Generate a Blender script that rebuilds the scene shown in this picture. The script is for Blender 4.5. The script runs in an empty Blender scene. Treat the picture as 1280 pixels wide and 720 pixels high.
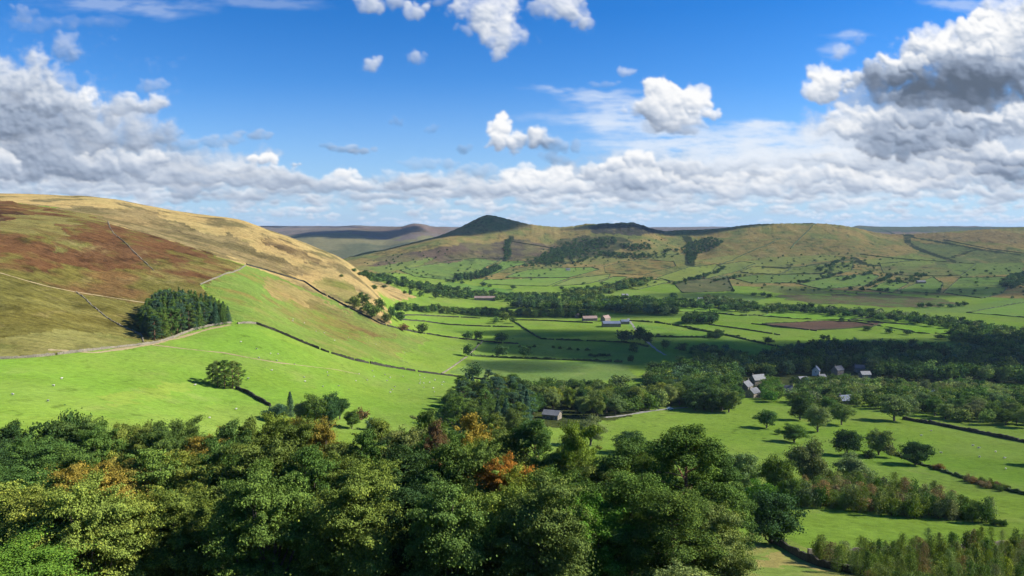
import bpy, math, random, os
import numpy as np
R = math.radians
F = 931.0; PITCH = math.atan(75/931.0)
CT, ST = math.cos(PITCH), math.sin(PITCH)
SUN_EL, SUN_AZ = R(35), R(6)          # azimuth measured from +X towards +Y
sc = bpy.context.scene
COL = sc.collection
rng = np.random.default_rng(7)
rnd = random.Random(11)
QUICK = ''

# ------------------------------------------------------------------ helpers
def raydir(px, py):
    a = (360-py)/F
    Y = CT + a*ST; Z = -ST + a*CT; X = (px-640)/F
    return X/Y, Z/Y                     # per metre of depth
def smooth(x, a, b):
    t = np.clip((x-a)/(b-a), 0, 1); return t*t*(3-2*t)
_perm = np.random.default_rng(3).permutation(4096)
_ga = np.random.default_rng(4).random(4096)*2*np.pi
def perlin(x, y, seed=0):
    xi = np.floor(x).astype(np.int64); yi = np.floor(y).astype(np.int64)
    xf = x-xi; yf = y-yi
    u = xf*xf*xf*(xf*(xf*6-15)+10); v = yf*yf*yf*(yf*(yf*6-15)+10)
    def g(ix, iy, dx, dy):
        h = _perm[(_perm[(ix+seed*131) & 4095]+iy) & 4095]
        return np.cos(_ga[h])*dx+np.sin(_ga[h])*dy
    a = g(xi, yi, xf, yf); b = g(xi+1, yi, xf-1, yf)
    c = g(xi, yi+1, xf, yf-1); d = g(xi+1, yi+1, xf-1, yf-1)
    return (a+(b-a)*u+((c+(d-c)*u)-(a+(b-a)*u))*v)*1.45
def fbm(x, y, s, octv=4, seed=0, gain=.5):
    o = 0; a = 1; t = 0
    for k in range(octv):
        o = o+perlin(x/s, y/s, seed+k)*a; t += a; a *= gain; s = s/2.03
    return o/t
def pchip(xk, yk, x):
    xk = np.asarray(xk, float); yk = np.asarray(yk, float)
    h = np.diff(xk); dl = np.diff(yk)/h
    m = np.zeros_like(yk)
    s = dl[:-1]*dl[1:] > 0
    w1 = 2*h[1:]+h[:-1]; w2 = h[1:]+2*h[:-1]
    with np.errstate(all='ignore'):
        mm = (w1+w2)/(w1/dl[:-1]+w2/dl[1:])
    m[1:-1] = np.where(s, mm, 0); m[0] = dl[0]; m[-1] = dl[-1]
    x = np.clip(x, xk[0], xk[-1])
    i = np.clip(np.searchsorted(xk, x)-1, 0, len(xk)-2)
    t = (x-xk[i])/h[i]
    return (yk[i]*(1+2*t)*(1-t)**2+m[i]*h[i]*t*(1-t)**2+yk[i+1]*t*t*(3-2*t)+m[i+1]*h[i]*t*t*(t-1))

def tag(o, label=None, cat=None, group=None, kind=None):
    if label: o['label'] = label
    if cat: o['category'] = cat
    if group: o['group'] = group
    if kind: o['kind'] = kind
    return o
def mesh_from(name, V, Q, T=None, smooth_=False, attrs=None, mats=None, mat_idx=None):
    """V (n,3); Q (m,4) quads; T (k,3) tris"""
    me = bpy.data.meshes.new(name)
    V = np.asarray(V, np.float32)
    me.vertices.add(len(V)); me.vertices.foreach_set('co', V.ravel())
    loops = []; starts = []; tot = 0
    if Q is not None and len(Q):
        Q = np.asarray(Q, np.int32); loops.append(Q.ravel()); starts.append(np.arange(len(Q))*4); tot = len(Q)*4
    if T is not None and len(T):
        T = np.asarray(T, np.int32); loops.append(T.ravel()); starts.append(np.arange(len(T))*3+tot)
    L = np.concatenate(loops); S = np.concatenate(starts).astype(np.int32)
    me.loops.add(len(L)); me.loops.foreach_set('vertex_index', L.astype(np.int32))
    me.polygons.add(len(S)); me.polygons.foreach_set('loop_start', S)
    me.polygons.foreach_set('use_smooth', np.full(len(S), bool(smooth_)))
    if mats:
        for m in mats: me.materials.append(m)
    if mat_idx is not None: me.polygons.foreach_set('material_index', np.asarray(mat_idx, np.int32))
    me.update(calc_edges=True)
    for k, (typ, dat) in (attrs or {}).items():
        at = me.attributes.new(k, typ, 'POINT')
        if typ == 'FLOAT_COLOR': at.data.foreach_set('color', np.asarray(dat, np.float32).ravel())
        else: at.data.foreach_set('value', np.asarray(dat, np.float32).ravel())
    return me
def link(name, me, parent=None, loc=None):
    o = bpy.data.objects.new(name, me); COL.objects.link(o)
    if parent is not None: o.parent = parent
    if loc is not None: o.location = loc
    return o

# ------------------------------------------------------------------ node helpers
def newmat(name):
    m = bpy.data.materials.new(name); m.use_nodes = True
    nt = m.node_tree; nt.nodes.clear()
    return m, nt
class NB:
    def __init__(s, nt): s.nt = nt
    def n(s, typ, **kw):
        nd = s.nt.nodes.new(typ)
        for k, v in kw.items(): setattr(nd, k, v)
        return nd
    def put(s, sock, v):
        if isinstance(v, bpy.types.NodeSocket): s.nt.links.new(v, sock)
        elif v is not None: sock.default_value = v
    def m(s, op, a, b=None, c=None, clamp=False):
        nd = s.n('ShaderNodeMath', operation=op, use_clamp=clamp)
        for i, v in enumerate((a, b, c)):
            if v is not None: s.put(nd.inputs[i], v)
        return nd.outputs[0]
    def v(s, op, a, b=None, scale=None):
        nd = s.n('ShaderNodeVectorMath', operation=op)
        s.put(nd.inputs[0], a)
        if b is not None: s.put(nd.inputs[1], b)
        if scale is not None: s.put(nd.inputs['Scale'], scale)
        return nd.outputs['Value'] if op in ('LENGTH', 'DOT_PRODUCT') else nd.outputs[0]
    def xyz(s, a, b, c):
        nd = s.n('ShaderNodeCombineXYZ')
        for i, q in enumerate((a, b, c)): s.put(nd.inputs[i], q)
        return nd.outputs[0]
    def sep(s, a):
        nd = s.n('ShaderNodeSeparateXYZ'); s.put(nd.inputs[0], a); return nd.outputs
    def noise(s, vec, scale, detail=3, rough=.5, out='Fac', dist=0):
        nd = s.n('ShaderNodeTexNoise'); s.put(nd.inputs['Vector'], vec)
        nd.inputs['Scale'].default_value = scale; nd.inputs['Detail'].default_value = detail
        nd.inputs['Roughness'].default_value = rough; nd.inputs['Distortion'].default_value = dist
        return nd.outputs[out]
    def mr(s, v, a, b, c=0., d=1., smooth_=True):
        nd = s.n('ShaderNodeMapRange', interpolation_type='SMOOTHSTEP' if smooth_ else 'LINEAR')
        for i, q in enumerate((v, a, b, c, d)): s.put(nd.inputs[i], q)
        return nd.outputs[0]
    def mix(s, f, a, b, mode='MIX'):
        nd = s.n('ShaderNodeMix', data_type='RGBA', blend_type=mode)
        s.put(nd.inputs[0], f); s.put(nd.inputs[6], a if isinstance(a, bpy.types.NodeSocket) else (*a[:3], 1)); 
        s.put(nd.inputs[7], b if isinstance(b, bpy.types.NodeSocket) else (*b[:3], 1))
        return nd.outputs[2]

# ------------------------------------------------------------------ the shape of the land
def py2z(py, D): return D*raydir(640, py)[1]
# every line: a depth and, along the picture's width, either the height ('z') or the height seen at pixel row y
def Y(*p): return [(a, 'y', b) for a, b in p]
def Zz(*p): return [(a, 'z', b) for a, b in p]
LINES = [
 (1.5, Zz((-600,-1.8),(1900,-1.8))),
 (6, Zz((-600,-3.2),(1900,-3.2))),
 (14, Zz((-600,-8),(1900,-8))),
 (30, Zz((-600,-18.5),(0,-18.5),(700,-19),(1900,-20))),
 (70, Zz((-600,-36),(0,-37),(700,-39),(900,-40),(1900,-41))),
 (130, Zz((-600,-50),(0,-51),(300,-54),(500,-57),(700,-60),(900,-61.5),(1280,-62.5),(1900,-63))),
 (200, Zz((-600,-54),(0,-57),(300,-64),(500,-74),(700,-77),(900,-78.5),(1280,-80),(1900,-80))),
 (330, Zz((-600,-52),(0,-60.5),(150,-68),(300,-83),(500,-94),(700,-98),(900,-99),(1280,-101),(1900,-101))),
 (500, Zz((-600,0),(0,-27),(100,-45),(200,-59),(300,-66),(400,-88),(500,-106),(700,-116),(900,-119),(1280,-120),(1900,-116))),
 (680, Zz((-600,30),(0,12),(100,0),(200,-22),(300,-44),(350,-66),(400,-86),(450,-102),(500,-119),(560,-130),(620,-137),(700,-139),(1280,-140),(1900,-132))),
 (850, Zz((-600,40),(0,29),(100,20),(200,-3),(300,-30),(350,-48),(400,-66),(440,-78),(460,-86),(480,-98),(500,-111),(530,-124),(570,-131),(610,-138),(700,-139.5),(1280,-140.5),(1900,-130))),
 (1020, Zz((-600,44),(0,45.5),(100,43.5),(135,40),(200,27),(250,18),(300,10.5),(340,-4),(380,-21),(420,-38),(440,-51),(455,-65),(470,-83),(490,-104),(510,-121),(560,-137),(620,-140),(1280,-141),(1900,-130))),
 (1300, Zz((-600,35),(0,35),(300,-5),(400,-55),(440,-75),(455,-90),(480,-105),(520,-121),(560,-132),(600,-139),(1280,-140.5),(1900,-125))),
 (1650, Zz((-600,0),(0,-20),(300,-70),(400,-108),(455,-105),(480,-105),(520,-112),(560,-118),(600,-124),(700,-129),(800,-131),(1000,-131),(1130,-134),(1280,-126),(1900,-110))),
 (2050, Zz((-600,-60),(0,-80),(300,-110),(400,-112),(455,-96),(480,-91),(520,-89),(560,-92),(600,-95),(700,-98),(800,-98),(900,-97),(1000,-94),(1100,-96),(1280,-92),(1900,-80))),
 (2350, Y((-600,310),(0,312),(300,320),(400,326),(435,321.5),(455,317),(480,313),(520,304.5),(560,299),(600,303),(640,306),(700,308),(760,303),(800,302),(830,306),(870,310),(900,303),(1000,300),(1060,303),(1100,310),(1140,311),(1200,306),(1280,302),(1900,300))),
 (2650, Y((-600,320),(0,320),(300,328),(400,331),(435,323),(455,317),(480,312),(510,304.5),(530,299.5),(545,296),(560,290.5),(575,284),(588,277.5),(598,272.4),(606,269),(612,268.6),(621,270.2),(638,274.5),(660,280),(680,282.5),(700,284),(718,282.5),(733,279.5),(745,280),(757,278.6),(766,279.4),(776,277.8),(783,278.6),(791,277.6),(798,280.5),(804,281.5),(809,284),(820,287),(832,289),(850,287.5),(875,287),(900,285.5),(925,282),(945,280),(975,279.3),(1000,279),(1030,279.5),(1050,281.5),(1070,285),(1090,290),(1110,292.5),(1140,293),(1160,291),(1200,288.5),(1240,286),(1280,284),(1400,280),(1900,285))),
 (3300, Zz((-600,-120),(0,-120),(400,-130),(600,-100),(1050,-60),(1090,-40),(1280,-40),(1900,-40))),
 (4300, Y((-600,300),(333,301),(370,296),(400,293),(440,294),(480,298),(520,291),(560,300),(600,300),(1280,296),(1900,296))),
 (5400, Y((-600,286),(300,286),(333,284.5),(370,285),(420,285),(470,286),(500,284.5),(512,281),(520,279.6),(529,280.5),(540,283.5),(560,286),(600,290),(1040,290),(1060,286),(1072,282.6),(1090,283.6),(1130,284.3),(1180,283),(1215,283.3),(1260,284.5),(1280,284),(1900,284))),
 (9000, Y((-600,283),(333,282.6),(370,282.8),(420,283),(445,282),(470,283),(560,284),(1900,284.2))),
 (14000, Zz((-600,-60),(1900,-60))),
 (24000, Zz((-600,-400),(1900,-400))),
]
LD = np.array([l[0] for l in LINES], float); LLD = np.log(LD)
_lk = []
for D, pts in LINES:
    _lk.append((np.array([p[0] for p in pts], float), np.array([p[2] if p[1] == 'z' else py2z(p[2], D) for p in pts], float)))
def line_z(px):
    px = np.atleast_1d(px); return np.stack([pchip(a, b, px) for a, b in _lk], 1)   # (n, K)
inner = np.linspace(-R(43), R(43), 1080)
outerL = -R(43)-np.cumsum(np.linspace(.004, .09, 58)); outerL = outerL[outerL > -math.pi+.02][::-1]
PH = np.concatenate([outerL, inner, -outerL[::-1]])
PH = np.concatenate([[-math.pi], PH, [math.pi]])
RR = np.unique(np.concatenate([np.geomspace(1.5, 110, 70), np.geomspace(110, 3300, 640), np.geomspace(3300, 16000, 110)]))
def build_z():
    Zg = np.zeros((len(PH), len(RR)))
    phc = np.clip(PH, -R(52), R(52))
    px = 640+F*np.tan(phc)*1.0
    px = np.clip(px, -590, 1890)
    K = line_z(px)
    for i in range(len(PH)):
        Zg[i] = pchip(LLD, K[i], np.log(np.maximum(RR*math.cos(phc[i]), 1.5)))
    avg = .5*(Zg[0]+Zg[-1])
    w = smooth(np.abs(PH), R(60), R(175))[:, None]
    Zg = Zg*(1-w)+avg[None]*w
    Xg = np.sin(PH)[:, None]*RR[None]; Yg = np.cos(PH)[:, None]*RR[None]
    hill = smooth(Zg, -136, -95)
    a_far = smooth(RR, 900, 2000)[None]*hill
    a_l = (smooth(-Xg, -60, 160)*smooth(RR, 380, 700)[None]*(1-smooth(RR, 1100, 1500)[None]))*hill
    n1 = fbm(Xg, Yg, 330, 5, 1); n2 = fbm(Xg*.8+Yg*.3, Yg*.5, 120, 4, 9)
    ridged = 1-np.abs(fbm(Xg, Yg*.45, 210, 4, 21))*2.2
    Zg = Zg+a_far*(n1*9+ridged*5-3.5)+a_l*(n2*4+n1*3)
    Zg += smooth(RR, 4000, 7000)[None]*fbm(Xg, Yg, 900, 3, 5)*8
    Zg += smooth(RR, 100, 200)[None]*(1-smooth(RR, 900, 1500)[None])*fbm(Xg, Yg, 55, 3, 14)*.9
    Zg += smooth(RR, 5, 30)[None]*(1-smooth(RR, 300, 600)[None])*fbm(Xg, Yg, 9, 3, 15)*.25
    # keep the far skyline where it is : re-fit the crest after the roughness went on
    K14 = LINES[16][1]; cx_ = np.array([p[0] for p in K14], float); cy_ = np.array([p[2] for p in K14], float)
    sel = np.where((RR > 2300) & (RR < 3250))[0]
    for i in range(len(PH)):
        if abs(PH[i]) > R(45): continue
        D_ = RR*math.cos(PH[i]); px_ = 640+F*math.tan(PH[i])
        if px_ < 470: continue
        # only follow the tabulated crest, with a little rock roughness
        tgt = raydir(640, np.interp(px_, cx_, cy_)-.35*math.sin(px_*.9)*math.sin(px_*.23))[1]
        cur = (Zg[i, sel]/D_[sel]).max(); j = sel[int(np.argmax(Zg[i, sel]/D_[sel]))]
        Zg[i] += (tgt-cur)*D_[j]*np.exp(-((np.log(RR)-math.log(RR[j]))/.055)**2)
    Zg[-1] = Zg[0]
    return Xg, Yg, Zg
XG, YG, ZG = build_z()
LRR = np.log(RR)
def ground(x, y):
    ph = math.atan2(x, y); r = max(math.hypot(x, y), 1.6)
    i = int(np.clip(np.searchsorted(PH, ph)-1, 0, len(PH)-2)); j = int(np.clip(np.searchsorted(RR, r)-1, 0, len(RR)-2))
    a = (ph-PH[i])/(PH[i+1]-PH[i]); b = (r-RR[j])/(RR[j+1]-RR[j])
    return float((ZG[i, j]*(1-a)+ZG[i+1, j]*a)*(1-b)+(ZG[i, j+1]*(1-a)+ZG[i+1, j+1]*a)*b)
def hit(px, py, rmin=16, rmax=15000):
    """where the line of sight through a picture position meets the land"""
    kx, kz = raydir(px, py); ph = math.atan(kx); c = math.cos(ph); k = kz*c
    i = int(np.clip(np.searchsorted(PH, ph)-1, 0, len(PH)-2)); a = (ph-PH[i])/(PH[i+1]-PH[i])
    col = ZG[i]*(1-a)+ZG[i+1]*a
    d = col-k*RR
    ok = (d >= 0) & (RR > rmin)
    j = int(np.argmax(ok)) if ok.any() else -1
    if j <= 0 or RR[j] > rmax:
        m = (RR > rmin) & (RR < rmax); jj = np.where(m)[0]; j = jj[np.argmax((col/RR)[jj])]; r = RR[j]
    else:
        d0, d1 = d[j-1], d[j]; r = RR[j-1]+(RR[j]-RR[j-1])*(-d0/(d1-d0) if d1 != d0 and d0 < 0 else 0)
    x, y = math.sin(ph)*r, math.cos(ph)*r
    return x, y, ground(x, y)
def proj(x, y, z):
    zc = y*CT-z*ST; up = y*ST+z*CT
    return 640+F*x/zc, 360-F*up/zc
# ------------------------------------------------------------------ colouring the land
G0 = (.130,.222,.028); G1 = (.162,.25,.034); G2 = (.10,.195,.034); G3 = (.165,.23,.045)
OLV = (.115,.105,.026); TAN = (.36,.265,.105); TAN2 = (.22,.17,.075); STRAW = (.33,.27,.11)
HEA = (.108,.056,.024); HEA2 = (.050,.026,.015); RUST = (.13,.08,.03); MOORF = (.235,.18,.062); MOORG = (.135,.155,.045)
PURP = (.085,.06,.04); FG = (.118,.19,.042); DK = (.03,.05,.02); SOIL = (.10,.065,.045)
nv = ZG.size
VX = XG.ravel(); VY = YG.ravel(); VZ = ZG.ravel()
VR = np.hypot(VX, VY)
CBASE = np.zeros((nv, 3)); CBASE[:] = G0
ROUGH = np.zeros(nv)                   # 0 mown grass .. 1 moor
N40 = fbm(VX, VY, 45, 4, 31); N120 = fbm(VX, VY, 130, 4, 32); N12 = fbm(VX, VY, 14, 3, 33); N400 = fbm(VX, VY, 420, 3, 34)
P8 = fbm(VX, VY*.6, 20, 5, 131, .62); P3 = fbm(VX, VY, 60, 4, 136, .6)
NS = fbm(VX*.5+VY*.2, VY*1.0-VX*.3, 30, 4, 35)
def dens(poly, step=12, closed=True):
    out = []; n = len(poly)
    for i in range(n if closed else n-1):
        a, b = poly[i], poly[(i+1) % n]; k = max(1, int(math.hypot(b[0]-a[0], b[1]-a[1])/step))
        for j in range(k): out.append((a[0]+(b[0]-a[0])*j/k, a[1]+(b[1]-a[1])*j/k))
    if not closed: out.append(poly[-1])
    return out
def to_world(poly, closed=True, rmin=16, rmax=15000, step=12):
    return np.array([hit(px, py, rmin, rmax)[:2] for px, py in dens(poly, step, closed)])
def inside(W, warp=0, wn=None):
    pad = warp*1.5
    bb = (VX > W[:, 0].min()-pad) & (VX < W[:, 0].max()+pad) & (VY > W[:, 1].min()-pad) & (VY < W[:, 1].max()+pad)
    idx = np.where(bb)[0]
    x, y = VX[idx], VY[idx]
    if warp:
        s = warp*2.2
        x = x+fbm(x, y, s, 4, 51)*warp*1.6; y = y+fbm(VX[idx], VY[idx], s, 4, 57)*warp*1.6
    c = np.zeros(len(idx), bool); n = len(W)
    for i in range(n):
        x1, y1 = W[i]; x2, y2 = W[(i+1) % n]
        if y1 == y2: continue
        c ^= ((y1 > y) != (y2 > y)) & (x < (x2-x1)*(y-y1)/(y2-y1)+x1)
    return idx[c]
def paint(poly, c1, c2=None, nz=None, lo=-.25, hi=.25, warp=0, rough=None, amt=1., rmin=16, rmax=15000, world=None):
    W = world if world is not None else to_world(poly, True, rmin, rmax)
    idx = inside(W, warp)
    col = np.empty((len(idx), 3)); col[:] = c1
    if c2 is not None:
        t = smooth((N40 if nz is None else nz)[idx], lo, hi)[:, None]; col = col*(1-t)+np.array(c2)*t
    CBASE[idx] = CBASE[idx]*(1-amt)+col*amt
    if rough is not None: ROUGH[idx] = rough
    return W

# valley grass, gently uneven
t = smooth(N120, -.4, .4)[:, None]; CBASE[:] = np.array(G0)*(1-t)+np.array(G1)*t
# woodland floor under and before the viewer
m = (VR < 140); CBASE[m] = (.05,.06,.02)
paint([(905,720),(925,690),(940,660),(975,668),(1060,712),(1090,730),(905,760)], G3, (.26,.25,.07), N12, -.1,.3)
paint([(940,700),(985,692),(1040,710),(1040,716),(990,706),(940,712)], (.30,.25,.08), G3, N12, 0,.4, warp=3)
# moorland of the far hills
far = [(432,325),(450,338),(475,345),(520,350),(560,352),(600,357),(700,360),(780,366),(850,372),(940,376),(1050,386),(1140,389),(1280,378),(1900,380),(1900,200),(300,200),(300,330)]
m = (VR > 1750)
t = smooth(N120+.5*N40, -.25, .3)[:, None]
CBASE[m] = (np.array(MOORF)*(1-t)+np.array(MOORG)*t)[m]; ROUGH[m] = .8
m = (VR > 3200)
t = smooth(N400+.4*N120, -.2, .2)[:, None]
CBASE[m] = (np.array((.15,.12,.10))*(1-t)+np.array((.11,.10,.085))*t)[m]; ROUGH[m] = .8
paint([(333,296),(440,290),(470,300),(520,300),(560,296),(560,330),(333,330)], (.16,.15,.07), (.09,.10,.05), N400, -.2,.2, warp=120, rmin=3300)
paint([(440,284),(560,280),(560,292),(480,296),(440,292)], (.14,.10,.075), (.11,.09,.06), N400, -.2,.2, warp=100, rmin=3300)
paint([(1060,283),(1280,284),(1280,290),(1060,290)], (.07,.09,.05), (.10,.11,.05), N400, -.2,.2, rmin=3300)
# left hill : straw grass with darker streaks
hill = [(-600,180),(0,241),(100,243),(200,258),(300,273),(380,301),(440,325),(457,334),(463,371),(482,392),(500,398),(470,402),(440,388),(400,368),(350,346),(307,332),(230,308),(150,285),(75,262),(0,251),(-600,260)]
W = np.array([(-1400,560),(-900,700),(-560,840),(-470,840)]+[tuple(hit(x,y)[:2]) for x,y in [(0,252),(75,262),(150,285),(230,308),(307,332),(350,350),(400,372),(440,392),(470,405),(490,412)]]+[(-180,1000),(-170,1300),(-420,1700),(-1000,1900),(-3000,1900),(-3000,560)], float)
paint(None, TAN, TAN2, NS+.5*N40, -.05,.35, world=W, warp=12, rough=.6)
m = inside(W); dkm = m[(NS[m]*.7+N40[m]*.5 > .17) & (N12[m] > -.25)]
CBASE[dkm] = CBASE[dkm]*.45+np.array((.085,.07,.03))*.55
paint([(45,262),(110,258),(180,262),(210,275),(300,300),(380,340),(340,338),(300,326),(230,305),(150,283)], (.13,.105,.045), TAN2, NS, -.2,.15, warp=18, rough=.9)
paint([(330,295),(365,305),(400,325),(395,330),(360,318),(330,305)], (.13,.095,.045), TAN, NS, -.1,.3, warp=14, rough=.9)
paint([(385,352),(410,346),(430,350),(460,372),(440,382),(420,368),(395,360)], (.24,.20,.07), (.14,.15,.035), NS, -.1,.3, warp=9, rough=.5)
# middle slope, straw turning to green
paint([(307,331),(350,346),(400,368),(440,388),(480,404),(500,413),(540,424),(520,436),(500,452),(440,446),(400,436),(350,415),(320,405),(290,405),(283,380),(250,356)], (.13,.195,.034), (.165,.185,.045), N40+.3*NS, -.1,.4, warp=14, rough=.3)
paint([(320,345),(350,349),(400,372),(440,392),(425,400),(380,385),(340,372)], (.25,.19,.07), (.18,.17,.05), NS, -.1,.3, warp=12, rough=.6)
paint([(380,372),(405,380),(440,396),(480,412),(500,420),(470,422),(430,410),(400,398)], (.15,.115,.04), (.15,.17,.04), NS, -.15,.2, warp=16, rough=.5)
paint([(330,372),(370,378),(420,398),(460,418),(470,430),(420,424),(360,400)], (.165,.15,.04), (.14,.18,.035), N12+NS, -.1,.3, warp=14, rough=.5)
paint([(255,352),(300,336),(330,345),(330,370),(300,400),(290,400),(280,375)], (.12,.19,.035), (.17,.15,.04), NS, .0,.35, warp=8, rough=.4)
# heather moor on the near spur
MOOR = [(-600,262),(0,251),(40,256),(75,262),(150,285),(230,308),(307,332),(250,356),(290,404),(240,413),(190,430),(100,440),(0,448),(-300,470)]
def wp(pts): return [tuple(hit(x,y)[:2]) for x,y in pts]
WM = np.array([(-1500,300),(-1200,620),(-560,835)]+wp([(0,253),(40,256),(75,262),(150,285),(230,308),(270,321),(306,332),(280,342),(250,356),(270,380),(290,404),(265,407),(240,413),(215,423),(190,430),(150,434),(100,440),(50,446),(0,449)])+[(-300,330)], float)
paint(None, OLV, RUST, NS*.6+N40, -.15,.35, world=WM, rough=1)
paint([(-100,250),(30,252),(75,262),(150,285),(230,308),(270,322),(240,330),(200,330),(150,335),(80,345),(0,330),(-200,330)], HEA, OLV, N40+.6*N12+.3*P8, -.05,.5, warp=45, rough=1)
paint([(0,262),(50,267),(52,274),(20,278),(-80,278),(-80,262)], HEA2, HEA, N40, -.2,.3, warp=26, rough=1)
paint([(0,275),(60,268),(75,262),(115,270),(110,280),(60,290),(0,292),(-100,290)], (.16,.14,.045), (.12,.09,.03), NS, -.1,.35, warp=30, rough=.7)
paint([(55,302),(100,302),(112,310),(70,316)], (.13,.12,.035), RUST, NS, .0,.35, warp=18, rough=.8)
paint([(0,345),(90,366),(186,382),(190,428),(100,438),(0,446),(-200,450),(-200,345)], OLV, (.15,.14,.04), NS, -.1,.4, warp=10, rough=.9)
paint([(0,425),(80,412),(180,424),(190,429),(150,433),(100,439),(0,447),(-200,450)], (.17,.16,.05), (.11,.13,.03), NS, -.1,.35, warp=7, rough=.6)
paint([(200,330),(300,332),(285,338),(250,354),(215,352),(190,340)], (.16,.13,.04), HEA, NS, -.05,.3, warp=9, rough=.9)
# meadow toning
paint([(0,452),(150,440),(300,410),(420,445),(420,490),(200,520),(0,520),(-300,520)], (.14,.245,.03), G0, N120, -.2,.3, warp=12)
paint([(120,495),(220,478),(260,480),(200,498),(140,508)], (.19,.25,.04), G1, N12, 0,.4, warp=6, amt=.7)
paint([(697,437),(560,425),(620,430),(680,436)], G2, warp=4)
# named enclosures : (outline, colour, other colour)
FIELDS = [
 ([(500,338),(560,326),(600,323),(627,324),(608,333),(596,344),(560,350),(520,346)], FG, (.10,.16,.04)),
 ([(628,326),(663,327),(648,332),(631,337),(611,345),(606,343)], (.118,.20,.04), None),
 ([(662,337),(700,335),(740,334),(749,337),(712,347),(631,347),(645,341)], (.125,.205,.042), None),
 ([(606,350),(660,348),(712,347),(684,358),(645,357),(600,355)], (.14,.225,.042), None),
 ([(715,348),(763,343),(760,348),(735,355),(690,358)], (.17,.22,.055), None),
 ([(766,346),(785,346),(769,354),(749,354)], (.125,.205,.04), None),
 ([(755,333),(797,324),(842,327),(845,333),(802,344),(757,341)], (.20,.15,.05), (.14,.14,.045)),
 ([(822,347),(861,334),(895,330),(905,336),(870,349),(845,352),(819,350)], (.17,.21,.045), None),
 ([(897,331),(929,327),(945,330),(925,338),(898,345),(880,349)], (.15,.19,.05), None),
 ([(783,357),(825,348),(839,352),(797,362),(780,361)], (.20,.25,.05), (.15,.21,.04)),
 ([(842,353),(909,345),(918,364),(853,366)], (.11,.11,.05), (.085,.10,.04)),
 ([(940,334),(952,333),(989,335),(974,343),(940,342),(925,340)], (.18,.20,.05), None),
 ([(990,335),(1030,330),(1067,325),(1065,338),(1054,341),(977,343)], (.12,.16,.04), None),
 ([(940,344),(1046,342),(1028,349),(993,354),(940,354),(915,348)], (.11,.165,.042), None),
 ([(998,355),(1040,346),(1089,342),(1099,345),(1081,357),(1028,362)], (.115,.185,.042), None),
 ([(1083,362),(1110,351),(1136,354),(1115,366)], (.118,.20,.04), None),
 ([(1121,364),(1166,346),(1179,354),(1174,367)], (.11,.18,.04), None),
 ([(1179,366),(1200,347),(1269,346),(1253,367),(1227,373)], (.12,.195,.04), (.10,.15,.04)),
 ([(1100,330),(1150,325),(1220,330),(1200,345),(1140,345),(1105,342)], (.12,.15,.045), (.14,.13,.05)),
 ([(948,395),(980,387),(1040,390),(1100,395),(1060,400),(1000,399)], (.15,.28,.03), None),
 ([(1060,401),(1105,395),(1160,401),(1203,407),(1192,417),(1150,417),(1115,410)], (.16,.29,.03), None),
 ([(1208,391),(1280,378),(1330,372),(1330,400),(1280,397),(1245,394)], (.15,.25,.045), None),
 ([(953,405),(1030,401),(1105,404),(1089,409),(1022,413),(967,409)], SOIL, (.12,.08,.05)),
 ([(826,384),(870,383),(930,388),(905,392),(840,389)], (.16,.28,.035), None),
]
FW = []
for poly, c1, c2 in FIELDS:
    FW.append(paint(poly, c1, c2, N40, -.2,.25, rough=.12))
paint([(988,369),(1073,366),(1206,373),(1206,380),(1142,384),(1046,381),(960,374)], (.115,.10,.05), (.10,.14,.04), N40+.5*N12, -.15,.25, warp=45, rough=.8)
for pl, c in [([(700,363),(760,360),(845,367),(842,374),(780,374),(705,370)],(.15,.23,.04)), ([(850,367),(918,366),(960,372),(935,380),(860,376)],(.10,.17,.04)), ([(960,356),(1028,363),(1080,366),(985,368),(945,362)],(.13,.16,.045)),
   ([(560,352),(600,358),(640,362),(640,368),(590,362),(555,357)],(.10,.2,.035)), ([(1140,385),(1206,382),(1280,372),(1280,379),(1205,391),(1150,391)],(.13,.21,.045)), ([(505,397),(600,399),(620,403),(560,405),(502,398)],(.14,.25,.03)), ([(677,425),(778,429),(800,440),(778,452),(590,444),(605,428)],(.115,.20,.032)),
   ([(595,449),(778,454),(800,475),(640,478),(600,472),(560,466)],(.12,.195,.045)), ([(865,412),(940,428),(985,438),(940,445),(870,435),(820,424)],(.11,.22,.03)), ([(780,402),(890,418),(815,420),(790,412)],(.13,.235,.035))]:
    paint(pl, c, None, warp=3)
paint([(640,313),(700,300),(760,296),(800,300),(760,322),(700,330),(650,330)], (.06,.07,.03), (.12,.11,.045), N40, -.1,.3, warp=40, rough=1)
paint([(470,322),(560,308),(640,300),(690,305),(680,320),(600,323),(520,332),(470,336)], (.115,.085,.055), (.13,.12,.05), N120, -.2,.2, warp=40, rough=1)
paint([(600,312),(640,296),(660,300),(655,325),(610,326)], (.075,.065,.045), (.13,.11,.05), N40, -.2,.3, warp=30, rough=1)
paint([(870,300),(960,296),(1080,300),(1110,315),(1040,330),(940,328),(880,318)], (.20,.16,.055), (.14,.145,.045), NS, -.2,.3, warp=40, rough=1)
paint([(1080,292),(1280,290),(1280,306),(1190,300),(1120,296)], (.22,.165,.065), (.18,.14,.055), NS, -.2,.3, warp=30, rough=1)
paint([(1130,300),(1280,318),(1280,345),(1180,335)], (.11,.14,.045), (.10,.12,.04), NS, -.2,.3, warp=30, rough=.6)
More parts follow.
